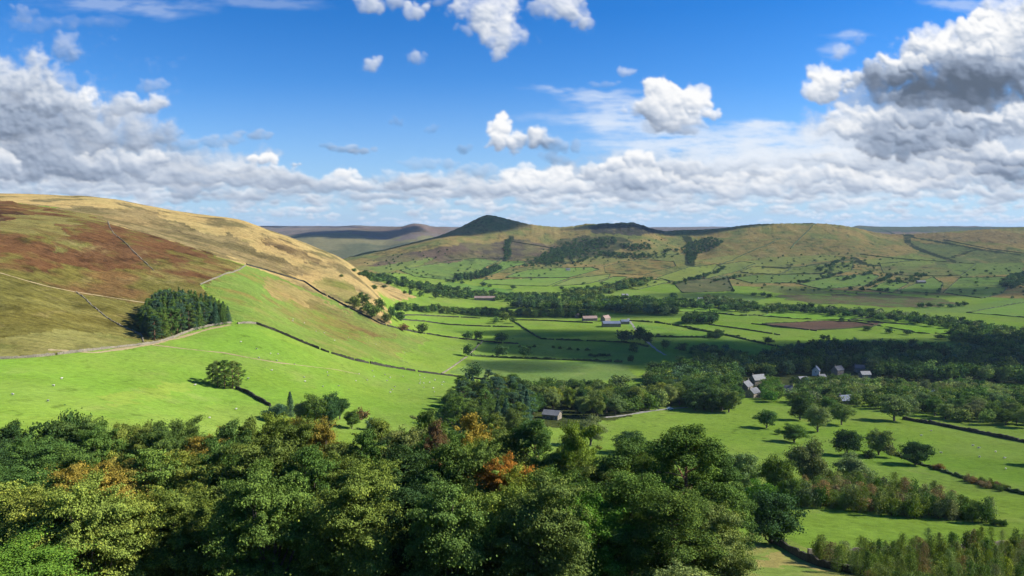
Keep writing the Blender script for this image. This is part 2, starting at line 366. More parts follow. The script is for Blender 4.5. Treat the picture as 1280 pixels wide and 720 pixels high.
for pl, c in [([(905,330),(960,322),(1040,318),(1060,324),(1000,330),(930,334)],(.16,.19,.05)), ([(1075,325),(1140,318),(1180,326),(1150,333),(1085,333)],(.145,.19,.045)), ([(1180,330),(1280,328),(1280,343),(1200,345)],(.13,.185,.042)), ([(460,335),(500,328),(545,322),(520,334),(475,342)],(.13,.19,.042)),
   ([(860,326),(930,318),(950,322),(900,329)],(.17,.18,.05)), ([(700,326),(755,320),(790,322),(750,331)],(.16,.165,.05))]:
    paint(pl, c, None, warp=10, amt=.8, rough=.3)
# bracken filled sunken lanes on the right hill, gullies and the crag
for pl, w in [([(1100,286),(1117,292),(1135,303),(1155,314),(1190,326)], 11), ([(1117,292),(1140,297),(1179,303),(1232,313),(1280,319)], 9), ([(1216,313),(1190,322)], 7),
              ([(640,296),(634,306),(636,318),(632,326)], 9), ([(858,296),(866,310),(863,322),(862,332)], 14), ([(1067,322),(1080,330),(1095,332)], 12)]:
    P = to_world(pl, False)
    for (xa, ya), (xb, yb) in zip(P[:-1], P[1:]):
        dx, dy = xb-xa, yb-ya; L2 = dx*dx+dy*dy+1e-6
        bb = np.where((VX > min(xa,xb)-40) & (VX < max(xa,xb)+40) & (VY > min(ya,yb)-60) & (VY < max(ya,yb)+60))[0]
        tt = np.clip(((VX[bb]-xa)*dx+(VY[bb]-ya)*dy)/L2, 0, 1)
        d = np.hypot(VX[bb]-xa-tt*dx, VY[bb]-ya-tt*dy)+N12[bb]*6
        k = bb[d < w]; CBASE[k] = (.032,.045,.018); ROUGH[k] = 1
paint([(735,283),(760,280),(800,281),(830,290),(800,294),(770,293),(740,292)], (.07,.065,.05), (.045,.05,.03), N12, -.2,.3, warp=15, rough=1, rmin=2200)
m = inside(to_world([(700,288),(760,282),(1060,284),(1100,292),(1280,290),(1280,345),(940,345),(700,330),(640,300)], True, 1600), 10)
k = m[(N12[m]+.6*N40[m] > .42)]; CBASE[k] = CBASE[k]*.35+np.array(DK)*.65
# plantation ground, scrub floor, wood floors
paint([(1007,692),(1147,689),(1280,680),(1400,676),(1400,760),(1087,760),(1050,712),(1023,706)], (.13,.11,.045), (.10,.14,.03), N12, -.2,.3, warp=2, rough=.6)
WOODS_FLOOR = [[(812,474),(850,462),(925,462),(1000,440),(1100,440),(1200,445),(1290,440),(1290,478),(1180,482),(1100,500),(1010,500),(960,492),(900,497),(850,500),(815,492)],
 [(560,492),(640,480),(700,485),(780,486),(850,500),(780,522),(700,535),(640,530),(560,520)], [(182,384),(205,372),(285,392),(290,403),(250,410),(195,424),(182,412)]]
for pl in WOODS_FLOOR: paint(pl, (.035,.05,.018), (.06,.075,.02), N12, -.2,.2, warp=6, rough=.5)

# bushes, bracken and rushes freckle the far slopes
fk = smooth(fbm(VX, VY, 26, 5, 171, .65)+.5*fbm(VX, VY, 260, 3, 176), .22, .42)*smooth(VR, 1500, 1800)*(VR < 3100)
CBASE[:] = CBASE*(1-.62*fk[:, None])+np.array((.05,.06,.025))*.62*fk[:, None]*.6
lt = smooth(-fbm(VX, VY, 40, 5, 181, .6)+.5*fbm(VX, VY, 300, 3, 186), .2, .5)*smooth(VR, 1500, 1800)*(VR < 3100)*(ROUGH > .5)
CBASE[:] = CBASE*(1-.4*lt[:, None])+np.array((.30,.25,.10))*.4*lt[:, None]
# plants of the moor grow in patches of every size
rm = (ROUGH*(VR < 1500))[:, None]
lum = CBASE.sum(1, keepdims=True)
pat = smooth(P8, .12, .42)[:, None]*rm; CBASE[:] = CBASE*(1-pat*.6)+np.array((.24,.20,.08))*pat*.6*smooth(P3, -.25, .3)[:, None]+CBASE*pat*.6*(1-smooth(P3, -.25, .3))[:, None]
pat = smooth(-P8, .10, .38)[:, None]*rm; CBASE[:] = CBASE*(1-pat*.45)
fl = ((1-ROUGH)*(VR < 3000))[:, None]
mx = smooth(fbm(VX, VY, 75, 4, 141, .55), -.25, .4)[:, None]*fl; CBASE[:] = CBASE*(1-.30*mx)+np.array((.19,.225,.06))*.30*mx*(lum > .25)+CBASE*.30*mx*(lum <= .25)
rush = smooth(fbm(VX, VY*.8, 8, 4, 151, .6), .22, .48)[:, None]*smooth(fbm(VX, VY, 90, 3, 155), -.2, .2)[:, None]*fl*(VR < 1400)[:, None]
CBASE[:] = CBASE*(1-rush*.38)
dry = smooth(fbm(VX, VY*.7, 26, 5, 161, .6), .18, .5)[:, None]*fl*(lum > .25); CBASE[:] = CBASE*(1-dry*.35)+np.array((.21,.235,.07))*dry*.35
ground_mat, nt = newmat('land'); b = NB(nt)
co = b.n('ShaderNodeNewGeometry').outputs['Position']
at = b.n('ShaderNodeAttribute', attribute_name='tint'); ra = b.n('ShaderNodeAttribute', attribute_name='rough')
rf = ra.outputs['Fac']
n1 = b.noise(co, .035, 5, .6); n2 = b.noise(co, .35, 4, .65); n3 = b.noise(co, 2.2, 3, .7)
n4 = b.noise(b.v('MULTIPLY', co, (.45,1.5,1.5)), .16, 5, .7)
g = b.m('ADD', b.m('MULTIPLY', b.m('SUBTRACT', n1, .5), .55), b.m('MULTIPLY', b.m('SUBTRACT', n2, .5), .95))
g = b.m('ADD', g, b.m('MULTIPLY', b.m('SUBTRACT', n3, .5), .7))
r2 = b.m('MULTIPLY', b.m('SUBTRACT', n4, .5), b.m('MULTIPLY', rf, 2.2))
fac = b.m('ADD', 1.0, b.m('ADD', g, r2)); fac = b.m('MAXIMUM', fac, .3)
colr = b.v('MULTIPLY', at.outputs['Color'], b.xyz(fac, fac, fac))
yel = b.mr(b.noise(co, .012, 4, .6), .4, .7)
colr2 = b.mix(b.m('MULTIPLY', yel, .3), colr, b.v('MULTIPLY', colr, (1.25,1.02,.9)))
bs = b.n('ShaderNodeBsdfDiffuse'); bs.inputs['Roughness'].default_value = .6
b.put(bs.inputs['Color'], colr2)
bump = b.n('ShaderNodeBump'); bump.inputs['Strength'].default_value = .55; bump.inputs['Distance'].default_value = 1.0
hgt = b.m('ADD', b.m('MULTIPLY', n2, b.m('ADD', .5, b.m('MULTIPLY', rf, 2.2))), b.m('ADD', b.m('MULTIPLY', n3, .25), b.m('MULTIPLY', n4, b.m('MULTIPLY', rf, 5))))
b.put(bump.inputs['Height'], hgt); b.put(bs.inputs['Normal'], bump.outputs[0])
out = b.n('ShaderNodeOutputMaterial'); nt.links.new(bs.outputs[0], out.inputs[0])

nP, nR = ZG.shape
verts = np.stack([VX, VY, VZ], 1)
ctr = np.array([[0, 0, -1.7]])
ii, jj = np.meshgrid(np.arange(nP-1), np.arange(nR-1), indexing='ij')
a_ = (ii*nR+jj).ravel(); Q = np.stack([a_, a_+1, a_+nR+1, a_+nR], 1)
Tt = np.stack([np.full(nP-1, nv), np.arange(nP-1)*nR, (np.arange(nP-1)+1)*nR], 1)
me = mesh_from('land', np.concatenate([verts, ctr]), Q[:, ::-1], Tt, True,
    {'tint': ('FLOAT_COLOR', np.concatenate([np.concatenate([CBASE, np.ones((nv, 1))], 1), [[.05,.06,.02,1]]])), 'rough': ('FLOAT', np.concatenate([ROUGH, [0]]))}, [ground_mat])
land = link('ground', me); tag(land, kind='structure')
if (me.polygons[5000].normal.z < 0): me.flip_normals()
# ------------------------------------------------------------------ camera, sun, sky
cam = bpy.data.cameras.new('camera'); cam.sensor_width = 36; cam.lens = F/1280*36; cam.clip_start = .5; cam.clip_end = 60000
co_ = bpy.data.objects.new('camera', cam); COL.objects.link(co_); co_.rotation_euler = (R(90)-PITCH, 0, 0); sc.camera = co_
S = (math.cos(SUN_EL)*math.cos(SUN_AZ), math.cos(SUN_EL)*math.sin(SUN_AZ), math.sin(SUN_EL))
sl = bpy.data.lights.new('sun', 'SUN'); sl.energy = 5.0; sl.angle = R(.53); sl.color = (1, .95, .86)
so = bpy.data.objects.new('sun', sl); COL.objects.link(so)
import mathutils
so.rotation_euler = mathutils.Vector(S).to_track_quat('Z', 'Y').to_euler(); so.location = (0, 0, 500)
sc.view_settings.view_transform = 'Standard'; sc.view_settings.look = 'None'; sc.view_settings.exposure = .95; sc.view_settings.gamma = 1
wd = bpy.data.worlds.new('World'); sc.world = wd; wd.use_nodes = True
nt = wd.node_tree; nt.nodes.clear(); b = NB(nt)
sky = b.n('ShaderNodeTexSky', sky_type='NISHITA'); sky.sun_disc = False; sky.sun_elevation = SUN_EL; sky.sun_rotation = R(90)-SUN_AZ
sky.altitude = 400; sky.air_density = 1; sky.dust_density = .3; sky.ozone_density = 2
d = b.n('ShaderNodeTexCoord').outputs['Generated']
dz = b.sep(d)[2]
tint = b.mix(b.mr(dz, 0., .27, 0, 1, False), (.40,.61,.87), (.085,.385,.76))
fin = b.v('MULTIPLY', sky.outputs[0], tint)
bg = b.n('ShaderNodeBackground'); b.put(bg.inputs[0], fin); bg.inputs[1].default_value = .1
wo = b.n('ShaderNodeOutputWorld'); nt.links.new(bg.outputs[0], wo.inputs[0])
wd.cycles.sampling_method = 'MANUAL'; wd.cycles.sample_map_resolution = 512
sc.cycles.use_denoising = True
sc.cycles.max_bounces = 5; sc.cycles.diffuse_bounces = 2; sc.cycles.glossy_bounces = 1; sc.cycles.transmission_bounces = 2
sc.cycles.volume_bounces = 0; sc.cycles.transparent_max_bounces = 8
sc.cycles.use_adaptive_sampling = True; sc.cycles.adaptive_threshold = .02
sc.cycles.sample_clamp_indirect = 4
sc.cycles.use_fast_gi = False

# ------------------------------------------------------------------ the air
hm, nt = newmat('valley_air'); b = NB(nt)
pv = b.n('ShaderNodeVolumePrincipled'); pv.inputs['Color'].default_value = (.50,.72,1,1); pv.inputs['Density'].default_value = .00003; pv.inputs['Anisotropy'].default_value = .1
o = b.n('ShaderNodeOutputMaterial'); nt.links.new(pv.outputs[0], o.inputs['Volume'])
V = [(x, y, z) for z in (-420, 110) for x, y in ((-17000,-17000),(17000,-17000),(17000,17000),(-17000,17000))]
tag(link('haze', mesh_from('haze', V, [(0,3,2,1),(4,5,6,7),(0,1,5,4),(1,2,6,5),(2,3,7,6),(3,0,4,7)], None, False, None, [hm])), 'thin blue haze filling the valley', 'haze', kind='stuff')
# (px, py, half width, half height, strength)
BLOBS = [(-10,110,95,60,1.0),(60,110,70,40,.85),(95,140,70,34,.8),(165,132,52,24,.75),(195,160,26,28,.5),(40,165,120,60,.8),(130,190,110,36,.7),(210,185,55,18,.5),(150,212,150,24,.75),(20,225,90,44,.7),
 (85,62,34,20,.62),(70,25,70,16,.36),(160,8,80,14,.34),(22,18,30,14,.42),(330,200,26,12,.9),(330,168,26,8,.42),(440,187,36,7,.52),(495,152,14,8,.3),(543,160,14,7,.3),(385,182,30,5,.3),
 (260,228,140,22,.6),(436,222,34,16,.7),(345,222,60,16,.5),
 (470,2,26,14,.75),(515,6,22,18,.7),(607,28,36,28,1.0),(625,52,24,20,.75),(592,22,24,20,.6),(700,12,40,20,.85),(728,24,24,18,.7),(465,84,11,13,.72),(521,70,19,10,.66),(582,186,8,8,.45),
 (628,155,18,17,.95),(622,177,24,15,.9),(655,176,26,14,.8),(690,185,36,16,.52),
 (832,122,40,24,1.15),(815,145,34,22,.9),(862,136,38,18,.9),(890,140,20,10,.6),(840,150,46,18,.8),
 (780,90,13,8,.42),(750,106,26,6,.28),(745,122,60,6,.42),(700,114,46,4,.34),(770,145,55,9,.5),(750,134,40,6,.3),(800,158,50,8,.3),
 (668,220,46,15,.9),(715,230,36,12,.6),(768,206,28,18,.75),(800,214,30,22,.75),(765,218,60,16,.6),(600,226,40,14,.45),(520,228,60,12,.4),(850,208,50,20,.5),
 (950,158,50,4,.45),(900,168,90,14,.42),(980,176,110,22,.5),(930,200,150,24,.5),
 (1040,100,28,24,1.05),(1018,114,20,14,.7),(1052,78,18,14,.5),(1042,58,14,10,.32),(1060,44,12,6,.25),
 (1110,92,40,24,1.0),(1160,66,44,24,1.0),(1195,40,40,26,1.05),(1225,22,26,16,.9),(1250,60,50,44,1.0),(1165,112,80,26,1.0),(1250,120,70,36,1.0),(1285,20,30,40,1.),(1135,125,60,20,.8),
 (1060,155,60,20,.75),(1110,175,70,24,.8),(1190,160,60,30,.9),(1240,170,70,34,1.0),(1270,215,70,22,.8),(1150,4,40,7,.42),(1200,8,30,8,.35),(1020,190,90,24,.5),(1130,215,120,20,.6),(1040,215,80,20,.5)]
DARK = [(10,128,80,30,.75),(75,165,90,26,.6),(20,165,60,30,.5),(150,182,110,18,.5),(60,215,120,20,.7),(160,215,60,10,.3),(1180,110,75,18,1.35),(1235,106,60,24,1.2),(1110,104,34,16,.8),(1150,88,50,14,.4),(1130,180,50,18,.9),(1105,160,34,12,.5),(1200,160,34,12,.7),(1240,172,36,12,.5),(1262,212,40,12,1.),(330,206,50,12,.3),(440,190,40,7,.7),
 (690,190,36,12,.6),(640,184,40,6,.3),(520,238,60,12,.3),(270,246,140,14,.3),(820,240,60,12,.4),(582,190,14,8,.9),(150,208,60,10,.3),(835,158,40,9,.35),(495,152,14,8,.7),(543,160,14,7,.7),(385,182,40,6,.6),(330,168,30,8,.4),(205,190,40,12,.4),(85,150,30,12,.3)]

def clouds():
    g = np.random.default_rng(42)
    gx = np.arange(-60, 1341, 1.3); gy = np.arange(-24, 300, 1.05)
    X_, Y_ = np.meshgrid(gx, gy)
    ny, nx = X_.shape
    wx = fbm(X_, Y_, 46, 3, 61, .55); wy = fbm(X_, Y_, 46, 3, 66, .55)
    vx = fbm(X_, Y_, 15, 4, 62, .6); vy = fbm(X_, Y_, 15, 4, 67, .6)
    fine = fbm(X_, Y_*1.15, 20, 6, 71, .6); big = fbm(X_, Y_, 70, 4, 73, .5); fine2 = fbm(X_*.8, Y_*1.2, 9, 4, 75, .6)
    E = np.zeros((ny, nx, 3)); A = np.zeros((ny, nx))
    dkf = np.zeros((ny, nx))
    Xw0, Yw0 = X_+wx*26+vx*8, Y_+wy*18+vy*6
    for px, py, w, h, s in DARK: dkf += (s*.42 if px < 260 else s*.9)*np.exp(-.72*(((Xw0-px)/(w*1.1))**2+((Yw0-py)/(h*1.1))**2))
    xs = [-.1, .15, .38, .6, .8, 1.0]
    cs = np.array([(.115,.15,.21),(.20,.25,.345),(.33,.40,.52),(.49,.56,.68),(.72,.765,.84),(1.0,1.0,1.0)])
    def cloud(cx, cy, w, h, n, amp=1., soft=.35, lit0=.0, flat=.55, hazy=0., seedr=None, wf=1.):
        """a cumulus of n rounded lumps inside an ellipse with a flattened base, laid over what is behind"""
        m = 1.5
        i0 = int(np.clip((cy-h*m-6-gy[0])/1.05, 0, ny-1)); i1 = int(np.clip((cy+h*m+6-gy[0])/1.05, 1, ny))
        j0 = int(np.clip((cx-w*m-6-gx[0])/1.3, 0, nx-1)); j1 = int(np.clip((cx+w*m+6-gx[0])/1.3, 1, nx))
        if i1-i0 < 3 or j1-j0 < 3: return
        sl = (slice(i0, i1), slice(j0, j1))
        s_ = min(w, h*1.6)
        q = min(1., s_/40)*wf
        xx = X_[sl]+wx[sl]*26*q+vx[sl]*9*q; yy = Y_[sl]+wy[sl]*20*q+vy[sl]*8*q
        H = np.full(xx.shape, -9.)
        for k in range(n):
            if k == 0: ax, ay, r = 0, .15, .62*min(h, w)
            else:
                a = g.uniform(0, 6.283); rr = g.random()**.5*.8; ax, ay = math.cos(a)*rr, math.sin(a)*rr*.8
                r = min(h, w)*g.uniform(.28, .6)*(1.15-.45*rr)
            ex = max(1., w/h*.55)
            dx = (xx-cx-ax*w)/(r*min(ex, 2.2)); dy = (yy-cy-ay*h*(flat if ay > 0 else 1.))/r
            d2 = dx*dx+dy*dy
            hh = np.where(d2 < 1, np.sqrt(np.maximum(1-d2, 0)), -(np.sqrt(d2)-1)*1.2)*r+g.uniform(-.2,.25)*r
            H = np.maximum(H, hh)
        rs = min(h, w)
        Hn = H/rs+fine[sl]*.24*(.5+.5*soft)+big[sl]*.10
        a = smooth(Hn+fine2[sl]*.16, -.08-soft*.12, .16+soft*.85)*amp
        # soft relief
        Hb = Hn.copy()
        for _ in range(2): Hb = (Hb+np.roll(Hb, 1, 0)+np.roll(Hb, -1, 0)+np.roll(Hb, 1, 1)+np.roll(Hb, -1, 1))/5
        gyv, gxv = np.gradient(Hb); gyv = gyv*rs/1.05; gxv = gxv*rs/1.3
        nl = (-gxv*.42+gyv*.85+.62)/np.sqrt(gxv**2+gyv**2+1)
        vert = np.clip((cy-yy)/h, -1, 1)
        L = .60+.26*nl+.22*vert+lit0-.46*dkf[sl]+big[sl]*.16+fine[sl]*.06-.10*smooth(Hn, .3, 1.)
        L += .10*(1-smooth(Hn, .0, .3))
        c = np.stack([np.interp(L, xs, cs[:, i]) for i in range(3)], -1)
        if hazy: c = c*(1-hazy)+np.array((.60,.70,.84))*hazy
        E[sl] = E[sl]*(1-a[..., None])+c*a[..., None]; A[sl] = A[sl]*(1-a)+a
    # pale air thickening to the horizon
    v = np.maximum(284-Y_, 0)/100
    air = np.clip(1-v/1.9, 0, 1)**1.5*.78
    E += air[..., None]*np.array((.46,.62,.86)); A += air
    # soft underlying cloud masses
    for (x, y, w, h, s, li) in [(30,165,170,58,.95,.70),(120,212,250,32,.8,.74),(1190,108,105,36,1.,.40),(0,110,90,45,.75,.7),(1200,165,190,52,.95,.74),(1240,75,110,55,1.,.55),(1120,130,80,40,.7,.6),(1000,225,420,32,.6,.76),(400,238,420,17,.45,.68),(700,230,200,20,.6,.72),(900,205,200,24,.5,.72)]:
        d = ((X_+wx*34+vx*12-x)/w)**2+((Y_+wy*24+vy*9-y)/h)**2
        a = smooth(1.25-d+big*.9+fine*.45, 0, .9)*s*.93
        L = li+big*.22+fine*.14-.35*dkf+wx*.10
        c = np.stack([np.interp(L, xs, cs[:, i]) for i in range(3)], -1)
        E[:] = E*(1-a[..., None])+c*a[..., None]; A[:] = A*(1-a)+a
    # deck: far and small first, nearer and larger after
    lst = []
    for k in range(1250):
        t = g.random()**1.15; y = 282-t*90; x = g.uniform(-60, 1340)
        lim = np.interp(x, [-60, 250, 420, 520, 600, 760, 1000, 1340], [1.4, 1.05, .72, .74, .82, .95, 1.15, 1.4])
        if t > lim*.82: continue
        lst.append((t, x, y))
    lst.sort()
    for t, x, y in lst:
        h = (2.4+12.5*t)*g.uniform(.55, 1.35); w = h*g.uniform(1.9, 3.6)*(1.5-.5*t)
        cloud(x, y, w, h, 5+int(5*t), g.uniform(.45, .9), .75, g.uniform(-.10, .22)+.01, .4, max(0, .42-.6*t))
    # thin streaks
    for (x, y, w, h, s) in [(740,115,60,4,.34),(765,123,55,5,.45),(790,136,50,8,.55),(770,148,60,8,.5),(800,158,60,9,.5),(720,112,40,2.5,.25),(950,157,34,5,.8),(900,172,110,13,.55),(1000,180,90,16,.6),(930,190,140,14,.6),(960,205,120,12,.5),(830,182,70,9,.5),(720,150,60,6,.2),(160,8,80,9,.3),(330,4,60,6,.2),(1200,6,40,6,.4),(1060,44,26,4,.35),(1048,60,16,9,.35)]:
        sx = X_+wx*30; sy = Y_+wy*8+(X_-x)*-.04
        st = fbm(X_*.35, Y_*1.9, 16, 5, 84, .6)
        a = np.clip(np.exp(-.8*(((sx-x)/w)**2+((sy-y)/h)**2))*(1+1.6*st)*1.25-.12, 0, 1)*s
        c = np.array((.80,.87,.97)); E[:] = E*(1-a[..., None])+c*a[..., None]; A[:] = A*(1-a)+a
    # (x, y, half w, half h, lumps, opacity, softness, light)
    CL = [(85,62,26,20,6,.62,1.0,-.12),(62,30,60,12,5,.3,1.2,-.1),(26,18,24,11,4,.4,1.,-.1),(135,30,40,10,4,.22,1.2,-.1),(188,108,24,10,5,.45,1.,-.05),(170,150,24,20,5,.35,1.2,-.05),
      (-20,105,90,42,9,1,.7,-.10),(40,112,62,36,9,.97,.7,-.06),(30,160,110,46,12,1,.7,-.16),(92,134,50,30,10,1,.45,.12),(60,128,40,24,8,.9,.6,-.02),(150,134,52,17,9,.92,.6,.0),(190,132,22,14,6,.85,.7,-.05),
      (120,172,90,26,10,.9,.8,-.15),(60,205,120,30,12,.95,.8,-.12),(215,180,50,14,8,.55,.9,-.12),(262,178,30,8,5,.5,.9,-.12),(320,170,26,7,5,.62,.8,-.10),(290,175,26,6,4,.4,1.,-.12),
      (4,204,26,18,8,.95,.5,.18),(130,206,46,17,9,.95,.55,.12),(175,210,50,16,9,.9,.6,.03),(200,202,16,8,5,.8,.5,.12),(250,222,70,16,10,.85,.7,-.02),(230,240,120,12,10,.7,.8,-.08),
      (330,198,24,8,8,1,.3,.30),(352,212,22,9,6,.85,.6,.06),(312,214,30,12,7,.85,.7,-.10),(345,224,70,12,9,.8,.7,-.06),(368,205,7,3,3,.8,.5,.1),
      (432,220,20,10,7,.95,.45,.14),(412,230,40,12,7,.8,.6,.02),(450,232,30,9,6,.8,.6,.08),(440,186,30,6,6,.6,.8,-.12),(408,182,16,5,4,.4,1.,-.16),(455,189,18,5,4,.6,.7,-.02),(495,152,12,7,4,.35,1.,-.2),(543,160,11,6,4,.3,1.,-.2),(582,186,8,8,4,.5,.9,-.32),
      (520,205,26,8,5,.4,1.,-.14),(500,222,34,11,6,.7,.8,-.06),(560,205,18,9,4,.4,.9,-.1),(545,226,40,11,7,.7,.8,-.04),(600,214,30,10,6,.6,.8,-.1),
      (465,82,11,13,6,.85,.7,.0),(521,70,17,11,6,.7,.9,-.02),(462,4,22,13,5,.8,.7,.0),(495,2,24,10,5,.75,.8,-.02),(520,12,17,12,5,.8,.7,.0),(548,2,16,7,3,.4,1.,-.1),
      (604,20,40,30,12,.97,.6,.08),(628,46,30,24,9,.92,.75,.02),(622,66,14,10,5,.75,.8,.0),(585,40,16,9,4,.5,.9,-.02),(704,8,42,20,9,.93,.65,.06),(730,26,22,15,6,.85,.75,.0),(672,12,20,12,5,.6,.9,-.02),
      (780,90,12,8,5,.55,.8,.06),(757,104,24,5,5,.3,1.,.0),
      (690,182,30,14,7,.65,.9,-.12),(672,176,22,13,6,.85,.7,.0),(648,176,28,15,8,.97,.5,.12),(625,158,14,19,8,1,.3,.24),(622,178,20,13,7,1,.4,.12),(690,198,14,12,4,.5,.9,-.2),
      (655,212,30,9,7,.9,.6,.1),(668,222,44,15,10,1,.45,.17),(640,232,50,12,8,.9,.6,.0),(715,236,40,11,8,.9,.6,.02),(768,207,20,12,8,1,.4,.15),(800,200,17,14,7,1,.4,.16),(790,222,46,16,9,.95,.6,.0),(822,226,26,14,7,.95,.5,.12),(740,214,18,12,6,.85,.7,.0),(600,238,50,9,8,.8,.7,-.03),
      (860,212,40,16,8,.7,.8,-.04),(900,228,40,12,8,.8,.6,.05),(868,236,50,9,8,.85,.6,.06),(950,236,60,12,9,.85,.6,.04),(1010,222,44,14,9,.85,.6,.08),(1075,226,50,16,9,.9,.6,.04),(1150,232,60,14,9,.9,.6,.06),(1210,224,50,15,9,.9,.6,.08),(1050,205,50,10,8,.5,.8,.0),
      (842,134,46,29,11,1,.45,.13),(832,117,34,21,9,1,.3,.24),(868,128,27,17,8,1,.4,.2),(893,141,13,8,5,.85,.6,.12),(818,140,30,22,8,1,.5,.02),(840,158,44,12,7,.85,.7,-.08),
      (1030,90,24,17,8,.9,.6,.14),(1043,106,30,23,10,1,.35,.22),(1016,112,15,12,6,.85,.6,.16),(1050,62,16,10,5,.5,.9,.06),(1075,52,12,8,4,.25,1.,.0),
      (1085,150,50,22,9,.97,.5,.1),(1050,160,36,14,7,.8,.7,.06),(1100,170,46,20,9,.95,.6,.0),(1130,186,40,16,8,.9,.6,-.12),(1160,212,44,14,8,.9,.6,.02),
      (1290,20,50,46,8,1,.6,.05),(1250,44,52,38,10,1,.6,.06),(1190,60,62,34,12,1,.5,.10),(1220,34,30,20,9,1,.3,.22),(1228,20,15,9,5,1,.35,.22),(1170,62,26,17,8,1,.35,.2),(1120,88,34,20,9,1,.35,.20),(1095,98,24,16,7,1,.5,.0),(1140,80,22,14,7,1,.4,.16),
      (1150,112,66,24,12,1,.6,-.08),(1240,104,70,32,12,1,.6,-.06),(1226,66,18,10,6,.9,.5,.16),(1275,90,30,20,7,.9,.7,.0),(1200,130,90,15,10,.9,.7,-.1),
      (1170,166,50,20,9,1,.5,.08),(1150,150,30,12,6,.9,.6,.0),(1200,180,44,18,9,1,.6,.0),(1245,160,44,24,11,1,.4,.18),(1215,150,26,12,7,1,.5,.14),(1285,152,30,26,8,1,.4,.18),(1236,190,50,15,9,1,.5,.10),(1275,196,40,14,8,1,.6,-.02),(1262,216,44,10,8,.95,.6,-.08),(1200,172,20,12,6,.9,.6,-.1),(1115,120,16,9,5,.8,.5,.14),(1262,240,40,10,7,.8,.6,-.02)]
    for (x, y, w, h, n, am, so, li) in CL: cloud(x, y, w*1.2, h*1.2, n+6, am, so, li, .55)
    for _ in range(1):
        for ar in (E, A):
            ar[1:-1, 1:-1] = .36*ar[1:-1, 1:-1]+.16*(ar[2:, 1:-1]+ar[:-2, 1:-1]+ar[1:-1, 2:]+ar[1:-1, :-2])
    o_ = np.minimum(1, A)
    return gx, gy, E, o_

EXPO = .95
def make_sky():
    gx, gy, E, A = clouds()
    Rr = 30000.
    PX, PY = np.meshgrid(gx, gy)
    a = (360-PY)/F; Yc = CT+a*ST; kx = (PX-640)/F/Yc; kz = (-ST+a*CT)/Yc
    phi = np.arctan(kx); te = kz/np.sqrt(1+kx*kx)
    nx = len(gx)
    cols = [(i, phi[:, i]) for i in range(nx)]
    # the ring behind and beside the view: the same clouds mirrored outwards
    pr = []; edge = phi[:, -1]
    off = 0.; i = nx-1; dirn = -1
    while off < math.pi-float(edge.mean()):
        i2 = i+dirn*4
        if i2 < 0 or i2 >= nx: dirn = -dirn; i2 = i+dirn*4
        off += abs(float(phi[0, i2]-phi[0, i])); i = i2; pr.append((i, edge+off))
    pl = []; edge = phi[:, 0]; off = 0.; i = 0; dirn = 1
    while off < math.pi+float(edge.mean()):
        i2 = i+dirn*4
        if i2 < 0 or i2 >= nx: dirn = -dirn; i2 = i+dirn*4
        off += abs(float(phi[0, i2]-phi[0, i])); i = i2; pl.append((i, edge-off))
    cols = pl[::-1]+cols+pr
    # upper cap rows fading to clear air
    elr = np.radians([19, 21.5, 24, 30, 45, 65, 89.5])
    V = []; EE = []; AA = []
    ny = len(gy)
    for i, ph in cols:
        t = te[:, i]
        ph2 = np.clip(ph, -math.pi, math.pi)
        cap = np.radians(17.5)+(elr-elr[0])*1.0
        tt = np.concatenate([np.tan(np.maximum(cap[::-1], math.atan(t[0])+.004*np.arange(len(cap), 0, -1))), t])
        pp = np.concatenate([np.full(len(cap), ph2[0]), ph2])
        fade = np.array([0, 0, 0, 0, 0, .3, .7])
        e = np.concatenate([E[0, i][None]*fade[:, None], E[:, i]]); al = np.concatenate([A[0, i]*fade, A[:, i]])
        n = np.sqrt(1+tt*tt)
        V.append(np.stack([np.sin(pp)/n, np.cos(pp)/n, tt/n], -1)*Rr); EE.append(e); AA.append(al)
    m = ny+7; n = len(V); V = np.concatenate(V); EE = np.concatenate(EE); AA = np.concatenate(AA)
    ii, jj = np.meshgrid(np.arange(n-1), np.arange(m-1), indexing='ij'); a0 = (ii*m+jj).ravel()
    Q = np.stack([a0, a0+1, a0+m+1, a0+m], 1)
    mat, nt = newmat('cloudy_air'); b = NB(nt)
    e1 = b.n('ShaderNodeAttribute', attribute_name='glow'); a1 = b.n('ShaderNodeAttribute', attribute_name='cover')
    em = b.n('ShaderNodeEmission'); b.put(em.inputs[0], e1.outputs['Color']); em.inputs[1].default_value = 2**-EXPO
    tr = b.n('ShaderNodeBsdfTransparent'); k = b.m('SUBTRACT', 1., a1.outputs['Fac']); b.put(tr.inputs[0], b.xyz(k, k, k))
    ad = b.n('ShaderNodeAddShader'); nt.links.new(em.outputs[0], ad.inputs[0]); nt.links.new(tr.outputs[0], ad.inputs[1])
    o = b.n('ShaderNodeOutputMaterial'); nt.links.new(ad.outputs[0], o.inputs[0])
    mat.cycles.emission_sampling = 'NONE'
    me = mesh_from('sky', V, Q, None, True, {'glow': ('FLOAT_COLOR', np.concatenate([EE, np.ones((len(EE), 1))], 1)), 'cover': ('FLOAT', AA)}, [mat])
    tag(link('sky', me), kind='structure')
make_sky()
